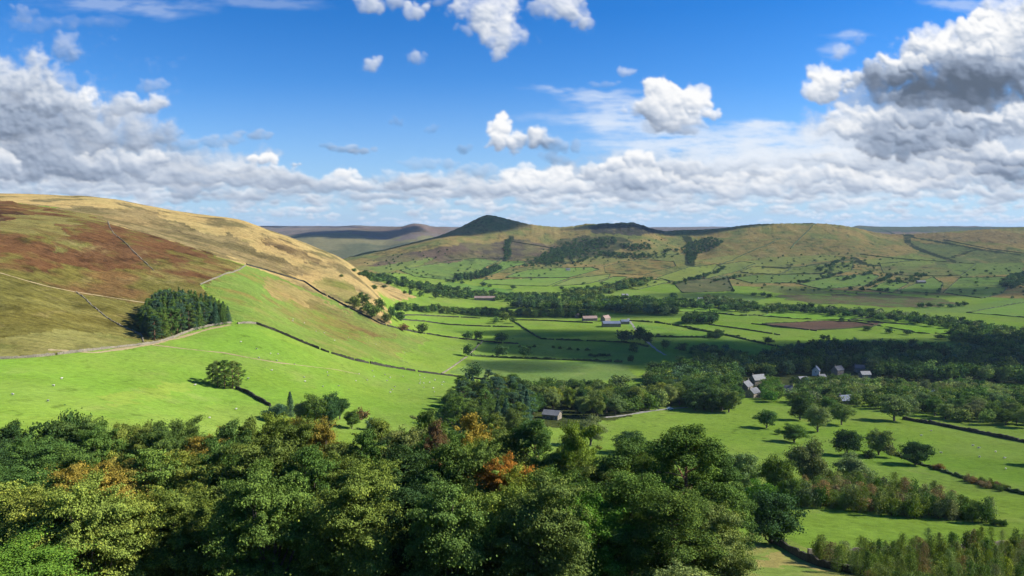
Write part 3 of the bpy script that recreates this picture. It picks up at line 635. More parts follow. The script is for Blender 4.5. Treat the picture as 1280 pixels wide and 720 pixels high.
# ------------------------------------------------------------------ unseen clouds, placed out of view to cast shade on the valley
cl_mat, nt = newmat('shade_cloud_vapour'); b = NB(nt)
pv = b.n('ShaderNodeVolumePrincipled'); pv.inputs['Color'].default_value = (1,1,1,1); pv.inputs['Density'].default_value = .018; pv.inputs['Anisotropy'].default_value = .3
o = b.n('ShaderNodeOutputMaterial'); nt.links.new(pv.outputs[0], o.inputs['Volume'])
def shade_cloud(px, py, rx, ry, hc, seed, dz=60, rmin=16, X=None, Y_=None, rot=0.):
    if X is None: X, Y_, Z = hit(px, py, rmin)
    else: Z = ground(X, Y_)
    k = (hc-Z)/math.tan(SUN_EL); cx = X+k*math.cos(SUN_AZ); cy = Y_+k*math.sin(SUN_AZ)
    n1, n2 = 40, 80; th = np.linspace(.001, math.pi-.001, n1); ph = np.linspace(0, 2*math.pi, n2, endpoint=False)
    T_, P_ = np.meshgrid(th, ph, indexing='ij')
    x = np.sin(T_)*np.cos(P_); y = np.sin(T_)*np.sin(P_); z = np.cos(T_)
    q = 1+.42*fbm(x*2.2+seed*7, y*2.2+z*1.7, 1., 4, seed)+.16*fbm(x*6+seed, y*6+z*5, 1., 3, seed+5)
    ca, sa = math.cos(rot), math.sin(rot)
    xx = x*rx*q; yy = y*ry*q; V = np.stack([cx+xx*ca-yy*sa, cy+xx*sa+yy*ca, hc+z*dz*np.where(z < 0, .45, 1.3)*q], -1).reshape(-1, 3)
    Q = [(i*n2+j, (i+1)*n2+j, (i+1)*n2+(j+1) % n2, i*n2+(j+1) % n2) for i in range(n1-1) for j in range(n2)]
    T3 = [(0, j, j+1) for j in range(1, n2-1)]+[((n1-1)*n2, (n1-1)*n2+j+1, (n1-1)*n2+j) for j in range(1, n2-1)]
    o = link('cloud', mesh_from('cloud', V, Q, T3, True, None, [cl_mat])); tag(o, kind='structure')  # out of view, added for the shadow it throws on the land
    zc = cy*CT-hc*ST
    print('cloud', round(640+F*cx/zc), round(360-F*(cy*ST+hc*CT)/zc), 'r', round(F*rx/zc), round(F*ry*.5/zc))
shade_cloud(0,0,340,120,560,1,80,X=430,Y_=815)
shade_cloud(0,0,150,115,520,2,60,X=125,Y_=890)
shade_cloud(0,0,90,40,520,22,50,X=60,Y_=990)
shade_cloud(0,0,190,50,700,3,45,X=110,Y_=1200)
shade_cloud(0,0,300,90,1100,4,26,X=860,Y_=1560)
shade_cloud(0,0,160,60,1100,14,20,X=420,Y_=1500)
shade_cloud(0,0,125,170,1300,5,280,X=-215,Y_=2580)
shade_cloud(0,0,120,110,1300,15,300,X=-285,Y_=2500)
shade_cloud(0,0,80,90,1300,16,300,X=-130,Y_=2560)
shade_cloud(0,0,230,80,1300,6,200,X=610,Y_=2600)
shade_cloud(0,0,340,420,2300,7,120,X=-900,Y_=4500)
shade_cloud(0,0,900,500,2900,8,120,X=-2100,Y_=6000)
shade_cloud(0,0,900,500,2900,9,120,X=3900,Y_=7000)
shade_cloud(0,0,60,35,420,10,30,X=20,Y_=740)
# ------------------------------------------------------------------ materials for things
def foliage(name, attr):
    m, nt = newmat(name); b = NB(nt)
    if attr: base = b.n('ShaderNodeAttribute', attribute_name='tone').outputs['Color']
    else: base = b.n('ShaderNodeObjectInfo').outputs['Color']
    la = b.n('ShaderNodeAttribute', attribute_name='leaf')
    gp = b.n('ShaderNodeNewGeometry').outputs['Position']
    nn = b.noise(gp, .22, 3, .6)
    f1 = b.m('ADD', .40, b.m('ADD', b.m('MULTIPLY', la.outputs['Fac'], .9), b.m('MULTIPLY', nn, .8)))
    lc = b.v('MULTIPLY', base, b.xyz(f1, f1, f1))
    warm = b.v('MULTIPLY', lc, (1.32, 1.12, .8))
    lc = b.mix(b.mr(b.m('ADD', la.outputs['Fac'], b.m('MULTIPLY', b.m('SUBTRACT', nn, .5), 1.5)), .6, 1.2), lc, warm)
    df = b.n('ShaderNodeBsdfDiffuse'); b.put(df.inputs[0], lc)
    tr = b.n('ShaderNodeBsdfTranslucent'); b.put(tr.inputs[0], b.v('MULTIPLY', lc, (1.1,1.2,.6)))
    mx = b.n('ShaderNodeMixShader'); mx.inputs[0].default_value = .15
    nt.links.new(df.outputs[0], mx.inputs[1]); nt.links.new(tr.outputs[0], mx.inputs[2])
    o_ = b.n('ShaderNodeOutputMaterial'); nt.links.new(mx.outputs[0], o_.inputs[0]); return m
leaf_mat = foliage('foliage', False); wood_leaf_mat = foliage('woodland_foliage', True)
def stone_mat(name, c1, c2, scale=1.2, bump_=.4, rough=.9):
    m, nt = newmat(name); b = NB(nt)
    p = b.n('ShaderNodeNewGeometry').outputs['Position']
    n = b.noise(p, scale, 5, .65); n_ = b.noise(p, scale*.12, 3, .6)
    c = b.mix(b.mr(b.m('ADD', b.m('MULTIPLY', n, .7), b.m('MULTIPLY', n_, .5)), .4, .8), c1, c2)
    bs = b.n('ShaderNodeBsdfPrincipled'); b.put(bs.inputs['Base Color'], c); bs.inputs['Roughness'].default_value = rough; bs.inputs['Specular IOR Level'].default_value = .12
    bp = b.n('ShaderNodeBump'); bp.inputs['Strength'].default_value = bump_; b.put(bp.inputs['Height'], n); b.put(bs.inputs['Normal'], bp.outputs[0])
    o = b.n('ShaderNodeOutputMaterial'); nt.links.new(bs.outputs[0], o.inputs[0]); return m
bark_mat = stone_mat('bark', (.10,.08,.06), (.19,.16,.12), 3)
pbark_mat = stone_mat('pine_bark', (.16,.085,.05), (.24,.14,.09), 3)
wall_mat = stone_mat('gritstone_wall', (.10,.09,.07), (.24,.21,.15), 1.5, .8)
darkwall_mat = stone_mat('shaded_wall', (.022,.022,.018), (.065,.06,.042), 1.5, .8)  # wall stone with its shaded side and cast shadow darkened into the colour
hedge_mat = stone_mat('hedge_leaves', (.025,.04,.015), (.06,.085,.025), 1.0, .9)
build_mat = stone_mat('building_stone', (.15,.13,.10), (.27,.23,.18), .8)
render_mat = stone_mat('white_render', (.48,.46,.42), (.60,.58,.53), .3, .1)
slate_mat = stone_mat('slate_roof', (.085,.09,.10), (.15,.155,.165), .9, .3, .7)
pale_roof = stone_mat('pale_roof', (.15,.155,.16), (.23,.235,.24), .5, .2, .6)
pink_roof = stone_mat('clay_roof', (.20,.14,.12), (.30,.22,.19), .8, .2)
blue_roof = stone_mat('blue_slate_roof', (.08,.10,.15), (.15,.18,.24), .8, .2, .6)
glass_mat = stone_mat('window_glass', (.02,.025,.03), (.04,.045,.05), .4, 0, .15)
wood_mat = stone_mat('painted_door', (.10,.07,.05), (.16,.11,.08), 2)
fleece = stone_mat('fleece', (.40,.38,.33), (.52,.49,.43), 6, .3)
canvas = stone_mat('white_canvas', (.74,.73,.70), (.80,.80,.78), .6, .1)
track_mat = stone_mat('worn_track', (.22,.17,.09), (.34,.27,.14), .35, .3)
lane_mat = stone_mat('lane_tarmac', (.16,.155,.14), (.24,.23,.20), .4, .2)
car_mat = stone_mat('car_paint', (.7,.7,.7), (.78,.78,.78), .2, 0, .3)
rubber = stone_mat('rubber', (.02,.02,.02), (.03,.03,.03), 2, .1)

# ------------------------------------------------------------------ tree prototypes
def quads(C, N, s, g, asp=1.0):
    n = len(C); N = N/np.maximum(np.linalg.norm(N, axis=1, keepdims=True), 1e-6)
    r = g.normal(size=(n, 3)); T = np.cross(N, r); T /= np.maximum(np.linalg.norm(T, axis=1, keepdims=True), 1e-6)
    B = np.cross(N, T); s = np.asarray(s).reshape(-1, 1)*.5
    T = T*s*asp; B = B*s
    bend = N*s*.35
    V = np.stack([C-T-bend, C-B*1.0+bend*.3, C+T-bend, C+B+bend*.3], 1).reshape(-1, 3)
    return V, np.arange(4*n).reshape(-1, 4)
def tube(P, Rd, seg=6, base=0):
    P = np.array(P, float); n = len(P); V = []; Fq = []
    for i in range(n):
        d = P[min(i+1, n-1)]-P[max(i-1, 0)]; d /= np.linalg.norm(d)+1e-9
        a = np.cross(d, (.3, .9, .1)); a /= np.linalg.norm(a)+1e-9; c = np.cross(d, a)
        for k in range(seg):
            t = 2*math.pi*k/seg; V.append(P[i]+(a*math.cos(t)+c*math.sin(t))*Rd[i])
    for i in range(n-1):
        for k in range(seg):
            Fq.append((base+i*seg+k, base+i*seg+(k+1) % seg, base+(i+1)*seg+(k+1) % seg, base+(i+1)*seg+k))
    return V, Fq
class Proto: pass
def finish(name, C, N, s, g, H, W, trunkparts, bark, asp=1.0, leafv=None):
    V, Q = quads(C, N, s, g, asp)
    lv = g.random(len(C)) if leafv is None else leafv
    me = mesh_from(name+'_crown', V, Q, None, False, {'leaf': ('FLOAT', np.repeat(lv, 4))}, [leaf_mat])
    TV = []; TQ = []
    for P, Rd, sg in trunkparts:
        v, q = tube(P, Rd, sg, len(TV)); TV += v; TQ += q
    tm = mesh_from(name+'_trunk', TV, TQ, None, True, None, [bark])
    p = Proto(); p.crown = me; p.trunk = tm; p.H = H; p.W = W; return p
def sphere(g, n):
    d = g.normal(size=(n, 3)); return d/np.linalg.norm(d, axis=1, keepdims=True)
def broad(name, seed, nleaf, leaf, H=12, W=10, nc=46, crown0=.16, flat=.62, squash=.6, up=.3, rc=(.13,.24), seg=6, limbs=7, topheavy=.0, gaps=.12, spray=.55):
    g = np.random.default_rng(seed)
    ch = H*(1-crown0); cz = H*crown0+ch*.47
    D = sphere(g, nc*3); D = D[D[:, 2] > -.86][:nc]; D[:, 2] = np.where(D[:, 2] < 0, D[:, 2]*.92, D[:, 2])
    rad = g.uniform(.42, .84, len(D))
    # lobed outline
    az = np.arctan2(D[:, 1], D[:, 0]); rad *= 1+.13*np.sin(az*3+seed)+.09*np.sin(az*5+seed*2)
    CC = D*rad[:, None]*np.array([W/2, W/2, ch/2])+np.array([0, 0, cz])
    CC[:, 2] += topheavy*H*(1-np.abs(D[:, 2]))*0
    rr = g.uniform(rc[0], rc[1], len(D))*W
    core = 5; CC = np.concatenate([CC, sphere(g, core)*np.array([W*.16, W*.16, ch*.2])+np.array([0, 0, cz])]); rr = np.concatenate([rr, np.full(core, W*.26)])
    w = rr**2; w /= w.sum(); idx = g.choice(len(rr), nleaf, p=w)
    d = sphere(g, nleaf); rho = rr[idx]*g.random(nleaf)**.28
    lump = 1+.25*np.sin(d[:, 0]*7+idx)*np.cos(d[:, 1]*6+idx*2)
    ax = np.concatenate([D*np.array([1, 1, .25])+g.normal(size=D.shape)*.3, sphere(g, core)]); ax /= np.linalg.norm(ax, axis=1, keepdims=True); ax = ax[idx]
    off = d*(rho*lump)[:, None]*np.array([1, 1, squash]); al_ = (off*ax).sum(1, keepdims=True); off = off*.82+ax*al_*spray
    stray = (g.random(nleaf) < .10)[:, None]; off = np.where(stray, off*g.uniform(1.1, 1.7, (nleaf, 1)), off)
    C = CC[idx]+off
    Nn = d*np.array([1, 1, 1.3])+g.normal(size=(nleaf, 3))*.55+np.array([0, 0, up])
    C[:, 2] = np.maximum(C[:, 2], H*crown0*.7)
    s = leaf*g.uniform(.6, 1.35, nleaf)
    tp = [([(0,0,-1),(0,0,0),(.02*W,.01*W,H*.2),(.0,.02*W,H*.45),(.02*W,0,H*.75)], [.045*W,.036*W,.028*W,.02*W,.006*W], seg+2)]
    for k in range(limbs):
        c = CC[k % len(D)]; z0 = H*(crown0*.8+.25*k/limbs)
        tp.append(([(0,0,z0), (c[0]*.45, c[1]*.45, z0+(c[2]-z0)*.35), tuple(c)], [.016*W,.011*W,.003*W], max(3, seg-2)))
    p = finish(name, C, Nn, s, g, H, W, tp, bark_mat); return p
def conifer(name, seed, nleaf, leaf, H=16, W=7, layers=16, crown0=.08, droop=.35, sharp=.85, up=.6, fans=9, seg=6):
    g = np.random.default_rng(seed)
    L = g.integers(0, layers, nleaf); t = (L+g.uniform(-.15,.15, nleaf)*1.0)/layers
    t = np.clip(1-(1-t)**1.0, 0, 1)
    az0 = g.uniform(0, 6.28, layers); fan = g.integers(0, fans, nleaf)
    ln = g.uniform(.7, 1.12, (layers, fans))[L, fan]
    az = az0[L]+fan*6.283/fans+g.normal(size=nleaf)*.17
    Rm = W/2*(1-t)**sharp*ln+.12*W*(1-t)*0
    q = g.random(nleaf)**.55; r = Rm*q+.05
    z = H*(crown0+(1-crown0)*t)-droop*r*.5-(q**2)*Rm*droop*.35+g.normal(size=nleaf)*H/layers*.22+H*.02
    C = np.stack([np.cos(az)*r, np.sin(az)*r, z], 1)
    Nn = np.stack([np.cos(az)*.6, np.sin(az)*.6, np.full(nleaf, up)], 1)+g.normal(size=(nleaf, 3))*.4
    s = leaf*g.uniform(.6, 1.3, nleaf)
    tp = [([(0,0,-1),(0,0,H*.02),(0,0,H*.5),(0,0,H*.99)], [.035*W,.03*W,.02*W,.004*W], seg)]
    return finish(name, C, Nn, s, g, H, W, tp, bark_mat, .6)
def pine(name, seed, nleaf, leaf, H=19, W=9, nb=34, crown0=.25, seg=7, rc=.15, up=.8):
    g = np.random.default_rng(seed); CC = []; tp = [([(0,0,-1),(0,0,0),(.15,.05,H*.4),(.05,.15,H*.75),(0,0,H*.96)], [.042*W,.036*W,.028*W,.016*W,.004*W], seg)]
    for k in range(nb):
        t = (k+.5)/nb; z = H*(crown0+(1-crown0)*t**.9); az = k*2.4+g.uniform(-.4,.4)
        Rm = W/2*(.55+.45*math.sin(min(1, t*1.5+.15)*math.pi*.5))*(1-max(0, t-.55)/.45*.75)*g.uniform(.7, 1.05)
        e = np.array([math.cos(az)*Rm, math.sin(az)*Rm, z+Rm*.12])
        tp.append(([(0,0,z-.6), tuple(e*[.5,.5,1]-[0,0,.35]), tuple(e)], [.011*W,.008*W,.003*W], 4))
        for q in (.5, .78, 1.0):
            o = g.normal(size=3)*W*.05; CC.append((*(e*[q, q, 1]+o), rc*W*g.uniform(.6, 1.05)*(.75+.4*q)))
    CC.append((0,0,H*.97, rc*W*.9)); CC = np.array(CC)
    w = CC[:, 3]**2; idx = g.choice(len(CC), nleaf, p=w/w.sum())
    d = sphere(g, nleaf); C = CC[idx, :3]+d*(CC[idx, 3]*g.random(nleaf)**.35)[:, None]*np.array([1,1,.55])
    Nn = d+g.normal(size=(nleaf, 3))*.5+np.array([0,0,up])
    return finish(name, C, Nn, leaf*g.uniform(.6,1.3,nleaf), g, H, W, tp, pbark_mat, .6)
def sapling(name, seed, nleaf, leaf, H=5, W=2.6):
    g = np.random.default_rng(seed)
    t = g.random(nleaf)**.8; ph = g.integers(0, 14, nleaf); bl_ = g.uniform(.45, 1.25, 14); az = ph*2.4+g.normal(size=nleaf)*.35
    prof = np.sin(np.clip(t*.86+.07, 0, 1)*math.pi)**.55
    r = W/2*prof*g.random(nleaf)**.5*bl_[ph]*(1+.25*np.sin(t*17+ph))
    C = np.stack([np.cos(az)*r, np.sin(az)*r, H*(.07+.93*t)+g.normal(size=nleaf)*.1], 1)
    Nn = np.stack([np.cos(az), np.sin(az), np.full(nleaf, .5)], 1)+g.normal(size=(nleaf, 3))*.6
    tp = [([(0,0,-.5),(0,0,0),(.05,.03,H*.5),(0,0,H*.93)], [.06,.05,.03,.01], 5)]
    for k in range(6): tp.append(([(0,0,H*(.15+.1*k)), (math.cos(k*2.4)*W*.3, math.sin(k*2.4)*W*.3, H*(.3+.1*k))], [.02,.006], 3))
    return finish(name, C, Nn, leaf*g.uniform(.6,1.3,nleaf), g, H, W, tp, bark_mat)
K = .25 if QUICK else 1.
PR = {
 ('broadleaf','near'): [broad('broadleaf', 101, int(95000*K), .15, 13, 10, 170, .04, squash=.42, up=.8, spray=1.0, rc=(.04,.12), seg=8, limbs=22),
                        broad('broadleaf', 102, int(95000*K), .15, 15, 9.5, 160, .04, squash=.36, up=.9, spray=1.2, rc=(.04,.125), seg=8, limbs=22),
                        broad('broadleaf', 103, int(88000*K), .155, 13, 9, 140, .04, squash=.48, up=.6, spray=.8, rc=(.04,.13), seg=8, limbs=20)],
 ('larch','near'): [conifer('larch', 111, int(50000*K), .18, 16, 10, 14, .06, .35, .62, .7, 9, 8), conifer('larch', 112, int(50000*K), .18, 16, 10, 15, .06, .3, .58, .7, 10, 8)],
 ('pine','near'): [pine('pine', 121, int(46000*K), .20), pine('pine', 122, int(46000*K), .20, 18, 8, 30, .3)],
 ('spruce','near'): [conifer('spruce', 131, int(36000*K), .20, 17, 7, 18, .06, .5, .8, .5, 9, 8)],
 ('broadleaf','mid'): [broad('broadleaf', 201+i, int(14000*K), .34, 12, 11, 44+4*i, [.02,.06,.01,.05][i], squash=.6, rc=(.09,.18)) for i in range(4)],
 ('larch','mid'): [conifer('larch', 215, int(5000*K), .45, 15, 8, 11, .05, .4, .6)],
 ('pine','mid'): [pine('pine', 221, int(9000*K), .36, 17, 9, 24, .10, 5), pine('pine', 222, int(9000*K), .36, 16, 8, 22, .06, 5)],
 ('spruce','mid'): [conifer('spruce', 231, int(4500*K), .42, 16, 7, 12, .05, .45, .8), conifer('spruce', 232, int(4500*K), .42, 15, 6.5, 13, .05, .4, .7)],
 ('broadleaf','far'): [broad('broadleaf', 301+i, 1300, .95, 12, 12, 26+3*i, .1, squash=.7, seg=4, limbs=3, rc=(.13,.24)) for i in range(5)],
 ('pine','far'): [pine('pine', 321, 1000, .9, 15, 9, 12, .3, 4, .18)],
 ('spruce','far'): [conifer('spruce', 331, 700, .9, 16, 7, 8, .03, .4, .8, seg=4), conifer('spruce', 332, 700, .9, 15, 6.5, 8, .03, .4, .7, seg=4)],
 ('sapling','mid'): [sapling('sapling', 401+i, int(1500*K)+200, .14, 5, [2.6, 2.2, 3.2][i]) for i in range(3)],
 ('shrub','mid'): [broad('shrub', 411, 2200, .30, 4, 5, 22, .0, squash=.8, limbs=4, rc=(.16,.26)), broad('shrub', 412, 2200, .30, 4, 5, 18, .0, squash=.8, limbs=4, rc=(.16,.28))],
 ('shrub','far'): [broad('shrub', 421, 260, .8, 4, 5, 12, .0, squash=.8, seg=3, limbs=2, rc=(.18,.28))],
}
PR[('larch','far')] = PR[('spruce','far')]; PR[('sapling','far')] = PR[('shrub','far')]
TONE = {'dark': (.042,.082,.026), 'mid': (.078,.135,.032), 'olive': (.105,.15,.036), 'yellow': (.155,.20,.036), 'blue': (.055,.105,.06), 'pale': (.15,.20,.065),
        'orange': (.22,.125,.03), 'rust': (.17,.105,.045), 'golden': (.22,.185,.035), 'bright': (.085,.17,.028), 'grey': (.13,.165,.07), 'russet': (.19,.14,.07)}
TWORD = {'dark': 'dark green', 'mid': 'mid green', 'olive': 'olive green', 'yellow': 'yellow-green', 'blue': 'bluish green', 'pale': 'pale green', 'orange': 'orange',
         'rust': 'rusty brown', 'golden': 'golden yellow', 'bright': 'bright green', 'grey': 'grey-green', 'russet': 'russet brown'}
NAME = {'broadleaf': ('broadleaf_tree', 'broadleaf tree'), 'larch': ('larch_tree', 'larch tree'), 'pine': ('pine_tree', 'pine tree'), 'spruce': ('spruce_tree', 'spruce tree'),
        'sapling': ('young_tree', 'young tree'), 'shrub': ('shrub', 'shrub')}
SPECS = []
def put_tree(kind, x, y, h, w, tone, label, group=None, sink=.2, lod=None, var=None):
    SPECS.append((kind, x, y, h, w, tone, label, group, sink, lod, var))
def plant():
    z_ = [ground(s[1], s[2]) for s in SPECS]
    def rank(i):
        s = SPECS[i]; px, py = proj(s[1], s[2], z_[i]+s[3])
        vis = -40 < px < 1320 and py < 760
        return (s[3]*s[4]/(s[2]**2+1))*(1 if vis else 1e-6)
    bl = sorted([i for i, s in enumerate(SPECS) if s[0] == 'broadleaf'], key=lambda i: -rank(i))
    single = set(bl[:290]); rest = [i for i in bl[290:]]
    for i, s in enumerate(SPECS):
        if s[0] != 'broadleaf' or i in single: one_tree(z_[i], *s)
    V = []; LV = []; CV = []; src = []
    for p in PR[('broadleaf','far')]:
        me = p.crown; n = len(me.vertices); co = np.zeros(n*3, np.float32); me.vertices.foreach_get('co', co); src.append((co.reshape(-1, 4, 3), p))
    g = np.random.default_rng(77)
    for i in rest:
        kind, x, y, h, w, tone, *_ = SPECS[i]
        C0, p = src[int(g.integers(len(src)))]; r = math.hypot(x, y)
        n = int(np.clip(1000*(700/r)**1.6, 160, 1100)); q = C0[g.choice(len(C0), n, replace=False)]
        m_ = q.mean(1, keepdims=True); q = m_+(q-m_)*math.sqrt(1300/n)*.9
        a = g.uniform(0, 6.28); ca, sa = math.cos(a), math.sin(a); s1, s2 = w/p.W, h/p.H
        q = np.stack([(q[..., 0]*ca-q[..., 1]*sa)*s1+x, (q[..., 0]*sa+q[..., 1]*ca)*s1+y, q[..., 2]*s2+z_[i]-.6], -1)
        V.append(q.reshape(-1, 3)); LV.append(np.repeat(g.random(n), 4))
        c = np.array(TONE[tone])*g.uniform(.7, 1.4)*np.array([g.uniform(.88, 1.15), 1, g.uniform(.85, 1.15)]); CV.append(np.tile(np.append(c, 1), (n*4, 1)))
    if V:
        V = np.concatenate(V)
        me = mesh_from('valley_woodland', V, np.arange(len(V)).reshape(-1, 4), None, False, {'leaf': ('FLOAT', np.concatenate(LV)), 'tone': ('FLOAT_COLOR', np.concatenate(CV))}, [wood_leaf_mat])
        tag(link('valley_woodland', me), 'mass of small far broadleaf trees filling the woods and belts of the valley', 'wood', kind='stuff')
    print('specs', len(SPECS), 'broadleaf', len(bl), 'merged', len(rest), 'verts', len(V))
def one_tree(z, kind, x, y, h, w, tone, label, group=None, sink=.2, lod=None, var=None):
    r = math.hypot(x, y)
    lod = lod or ('near' if r < 155 else 'mid' if r < 560 else 'far')
    if (kind, lod) not in PR: lod = 'mid'
    p = PR[(kind, lod)][rnd.randrange(len(PR[(kind, lod)])) if var is None else var]
    e = bpy.data.objects.new(NAME[kind][0], None); COL.objects.link(e); e.empty_display_size = .5
    e.location = (x, y, z-sink); e.rotation_euler = (0, 0, rnd.uniform(0, 6.28)); e.scale = (w/p.W, w/p.W*rnd.uniform(.92, 1.08), h/p.H)
    tag(e, label, NAME[kind][1], group)
    c0 = np.array(TONE[tone])*rnd.uniform(.84, 1.16)*np.array([rnd.uniform(.9, 1.12), 1, rnd.uniform(.85, 1.15)])
    t = link('trunk', p.trunk, e); c = link('crown', p.crown, e); c.color = (*c0, 1)
    return e
def tree_px(kind, px, base, hp, wp_, tone, label, group=None, **kw):
    x, y, z = hit(px, base, kw.pop('rmin', 16)); s = (y*CT-z*ST)/F
    return put_tree(kind, x, y, hp*s*1.03, wp_*s*1.02, tone, label, group, **kw)
def tree_top(kind, px, top, D, w, tone, label, group=None, **kw):
    kx, kz = raydir(px, top); x, y = kx*D, D; h = max(4, kz*D-ground(x, y)+.3)
    return put_tree(kind, x, y, h, w, tone, label, group, **kw)
def inpoly(x, y, W):
    c = False; n = len(W)
    for i in range(n):
        x1, y1 = W[i]; x2, y2 = W[(i+1) % n]
        if (y1 > y) != (y2 > y) and x < (x2-x1)*(y-y1)/(y2-y1)+x1: c = not c
    return c
def scatter(poly, sp, rmin=16, avoid=None, tries=6000):
    W = to_world(poly, True, rmin, step=8); out = []
    x0, y0 = W.min(0); x1, y1 = W.max(0); cell = {}
    for _ in range(tries):
        x, y = rnd.uniform(x0, x1), rnd.uniform(y0, y1)
        if not inpoly(x, y, W): continue
        ci, cj = int(x//sp), int(y//sp)
        if any((x-a)**2+(y-c)**2 < sp*sp for i in (-1,0,1) for j in (-1,0,1) for a, c in cell.get((ci+i, cj+j), [])): continue
        if avoid and any((x-a)**2+(y-c)**2 < q*q for a, c, q in avoid): continue
        cell.setdefault((ci, cj), []).append((x, y)); out.append((x, y))
    return out
KEEP = []                               # places where houses stand: no trees there
def wood(poly, sp, hr, wr, mixk, place, rmin=16, thirds=True, dome=None):
    """mixk: list of (weight, kind, tone)"""
    pts = scatter(poly, sp, rmin, KEEP); pts.sort(key=lambda p: p[0]/p[1])
    tw = sum(m[0] for m in mixk)
    for i, (x, y) in enumerate(pts):
        q = rnd.uniform(0, tw)
        for m_ in mixk:
            q -= m_[0]
            if q <= 0: break
        _, kind, tone = m_
        side = ''
        if thirds and len(pts) > 8: side = [', left end', ', centre left', ', middle', ', centre right', ', right end'][min(4, int(5*i/len(pts)))]
        noun = {'broadleaf': 'tree', 'shrub': 'shrub', 'sapling': 'young tree'}.get(kind, kind+' tree' if kind in ('pine','larch','spruce') else kind)
        lab = f"{TWORD[tone]} {noun} {place}{side}"
        h = rnd.uniform(*hr); w = rnd.uniform(*wr)
        if dome:
            q = (proj(x, y, ground(x, y))[0]-dome[0])/dome[1]; h *= .5+.62*math.sqrt(max(0, 1-q*q))
        if kind in ('spruce',): w *= .85; h *= 1.05
        put_tree(kind, x, y, h, w, tone, lab, (f"{noun}s {place}")[:90])
    return len(pts)
# ------------------------------------------------------------------ buildings
def boxv(x0,x1,y0,y1,z0,z1):
    V = [(x0,y0,z0),(x1,y0,z0),(x1,y1,z0),(x0,y1,z0),(x0,y0,z1),(x1,y0,z1),(x1,y1,z1),(x0,y1,z1)]
    return V, [(0,3,2,1),(4,5,6,7),(0,1,5,4),(1,2,6,5),(2,3,7,6),(3,0,4,7)]
def boxes(name, lst, mat, parent):
    V = []; Q = []
    for bx in lst:
        v, q = boxv(*bx); Q += [tuple(i+len(V) for i in f) for f in q]; V += v
    return link(name, mesh_from(name, V, Q, None, False, None, [mat]), parent)
def house(px, base, Lp, wdt, hw, hr, rot, wmat, rmat, label, nwin=3, chim=1, name='stone_house', cat='house', storeys=2, lean=False):
    """Lp: length in picture pixels across, wdt depth in m, hw wall height, hr roof rise, rot about z"""
    x, y, z = hit(px, base); s = (y*CT-z*ST)/F; L = Lp*s; h2 = L/2; d2 = wdt/2
    e = bpy.data.objects.new(name, None); COL.objects.link(e); e.location = (x, y, z-.4); e.rotation_euler = (0, 0, rot)
    tag(e, label, cat)
    hw += .4
    V = [(-h2,-d2,-2),(h2,-d2,-2),(h2,d2,-2),(-h2,d2,-2),(-h2,-d2,hw),(h2,-d2,hw),(h2,d2,hw),(-h2,d2,hw),(-h2,0,hw+hr),(h2,0,hw+hr)]
    link('wall', mesh_from('wall', V, [(0,1,5,4),(2,3,7,6),(0,3,2,1),(4,5,9,8),(6,7,8,9)], [(1,2,6),(1,6,5),(5,6,9),(3,0,4),(3,4,7),(7,4,8)], False, None, [wmat]), e)
    ov = .35; th = .22; V = []; Q = []
    for sgn in (-1, 1):
        n0 = len(V); k = hr/d2
        a = [(-h2-ov, sgn*(d2+ov), hw-ov*k+.06), (h2+ov, sgn*(d2+ov), hw-ov*k+.06), (h2+ov, 0, hw+hr+.06), (-h2-ov, 0, hw+hr+.06)]
        V += a+[(p[0], p[1], p[2]+th) for p in a]
        f = [(0,1,2,3),(4,5,6,7),(0,1,5,4),(1,2,6,5),(3,0,4,7)]
        Q += [tuple(i+n0 for i in q) for q in f]
    rf = link('roof', mesh_from('roof', V, Q, None, False, None, [rmat]), e)
    cs = [(-h2+.5,)] if chim == 1 else [(-h2+.5,), (h2-.5,)] if chim == 2 else []
    for (cx,) in cs: boxes('chimney', [(cx-.45,cx+.45,-.35,.35,hw+hr-.6,hw+hr+1.3),(cx-.2,cx+.2,-.18,.18,hw+hr+1.3,hw+hr+1.7)], wmat, rf)
    if nwin:
        fr = -d2
        for st in range(storeys):
            zc = .4+1.5+st*2.7
            if zc+.7 > hw: break
            for i in range(nwin):
                cx = -h2+L*(i+.5)/nwin
                if st == 0 and i == nwin//2:
                    boxes('door', [(cx-.5,cx+.5,fr-.06,fr-.005,.4,2.45)], wood_mat, e); continue
                w_ = boxes('window', [(cx-.6,cx+.6,fr-.05,fr-.004,zc-.65,zc+.65)], render_mat, e)
                boxes('pane', [(cx-.48,cx-.04,fr-.08,fr-.052,zc-.53,zc+.53),(cx+.04,cx+.48,fr-.08,fr-.052,zc-.53,zc+.53)], glass_mat, w_)
        for gx, sg in ((-h2, -1), (h2, 1)):
            w_ = boxes('window', [(min(gx+sg*.004,gx+sg*.05),max(gx+sg*.004,gx+sg*.05),-.5,.5,hw-1.6,hw-.4)], render_mat, e)
            boxes('pane', [(min(gx+sg*.052,gx+sg*.08),max(gx+sg*.052,gx+sg*.08),-.4,.4,hw-1.5,hw-.5)], glass_mat, w_)
    KEEP.append((x, y, L*.5+1))
    if 'cluster' in label or 'farm' in label or 'bungalow' in label: KEEP.append((x*(1-L*.6/y), y-L*.6, 3.5))
    return e
house(947,481,17,8,5.2,4.0,.35,build_mat,pale_roof,'tall village house with a bright pale grey roof, highest of the cluster',4,1)
house(932,490,17,8,5.4,3.6,.9,build_mat,slate_mat,'stone gabled village house in front of the pale roofed house',3,2)
house(941,497,15,7,4.2,3.0,.7,build_mat,slate_mat,'low stone village house nearest the bright field below the gabled house',3,1)
house(983,494,14,7,4.6,3.2,-.4,build_mat,slate_mat,'grey slate roofed cottage standing alone to the right of the cluster',3,2,'stone_cottage','cottage')
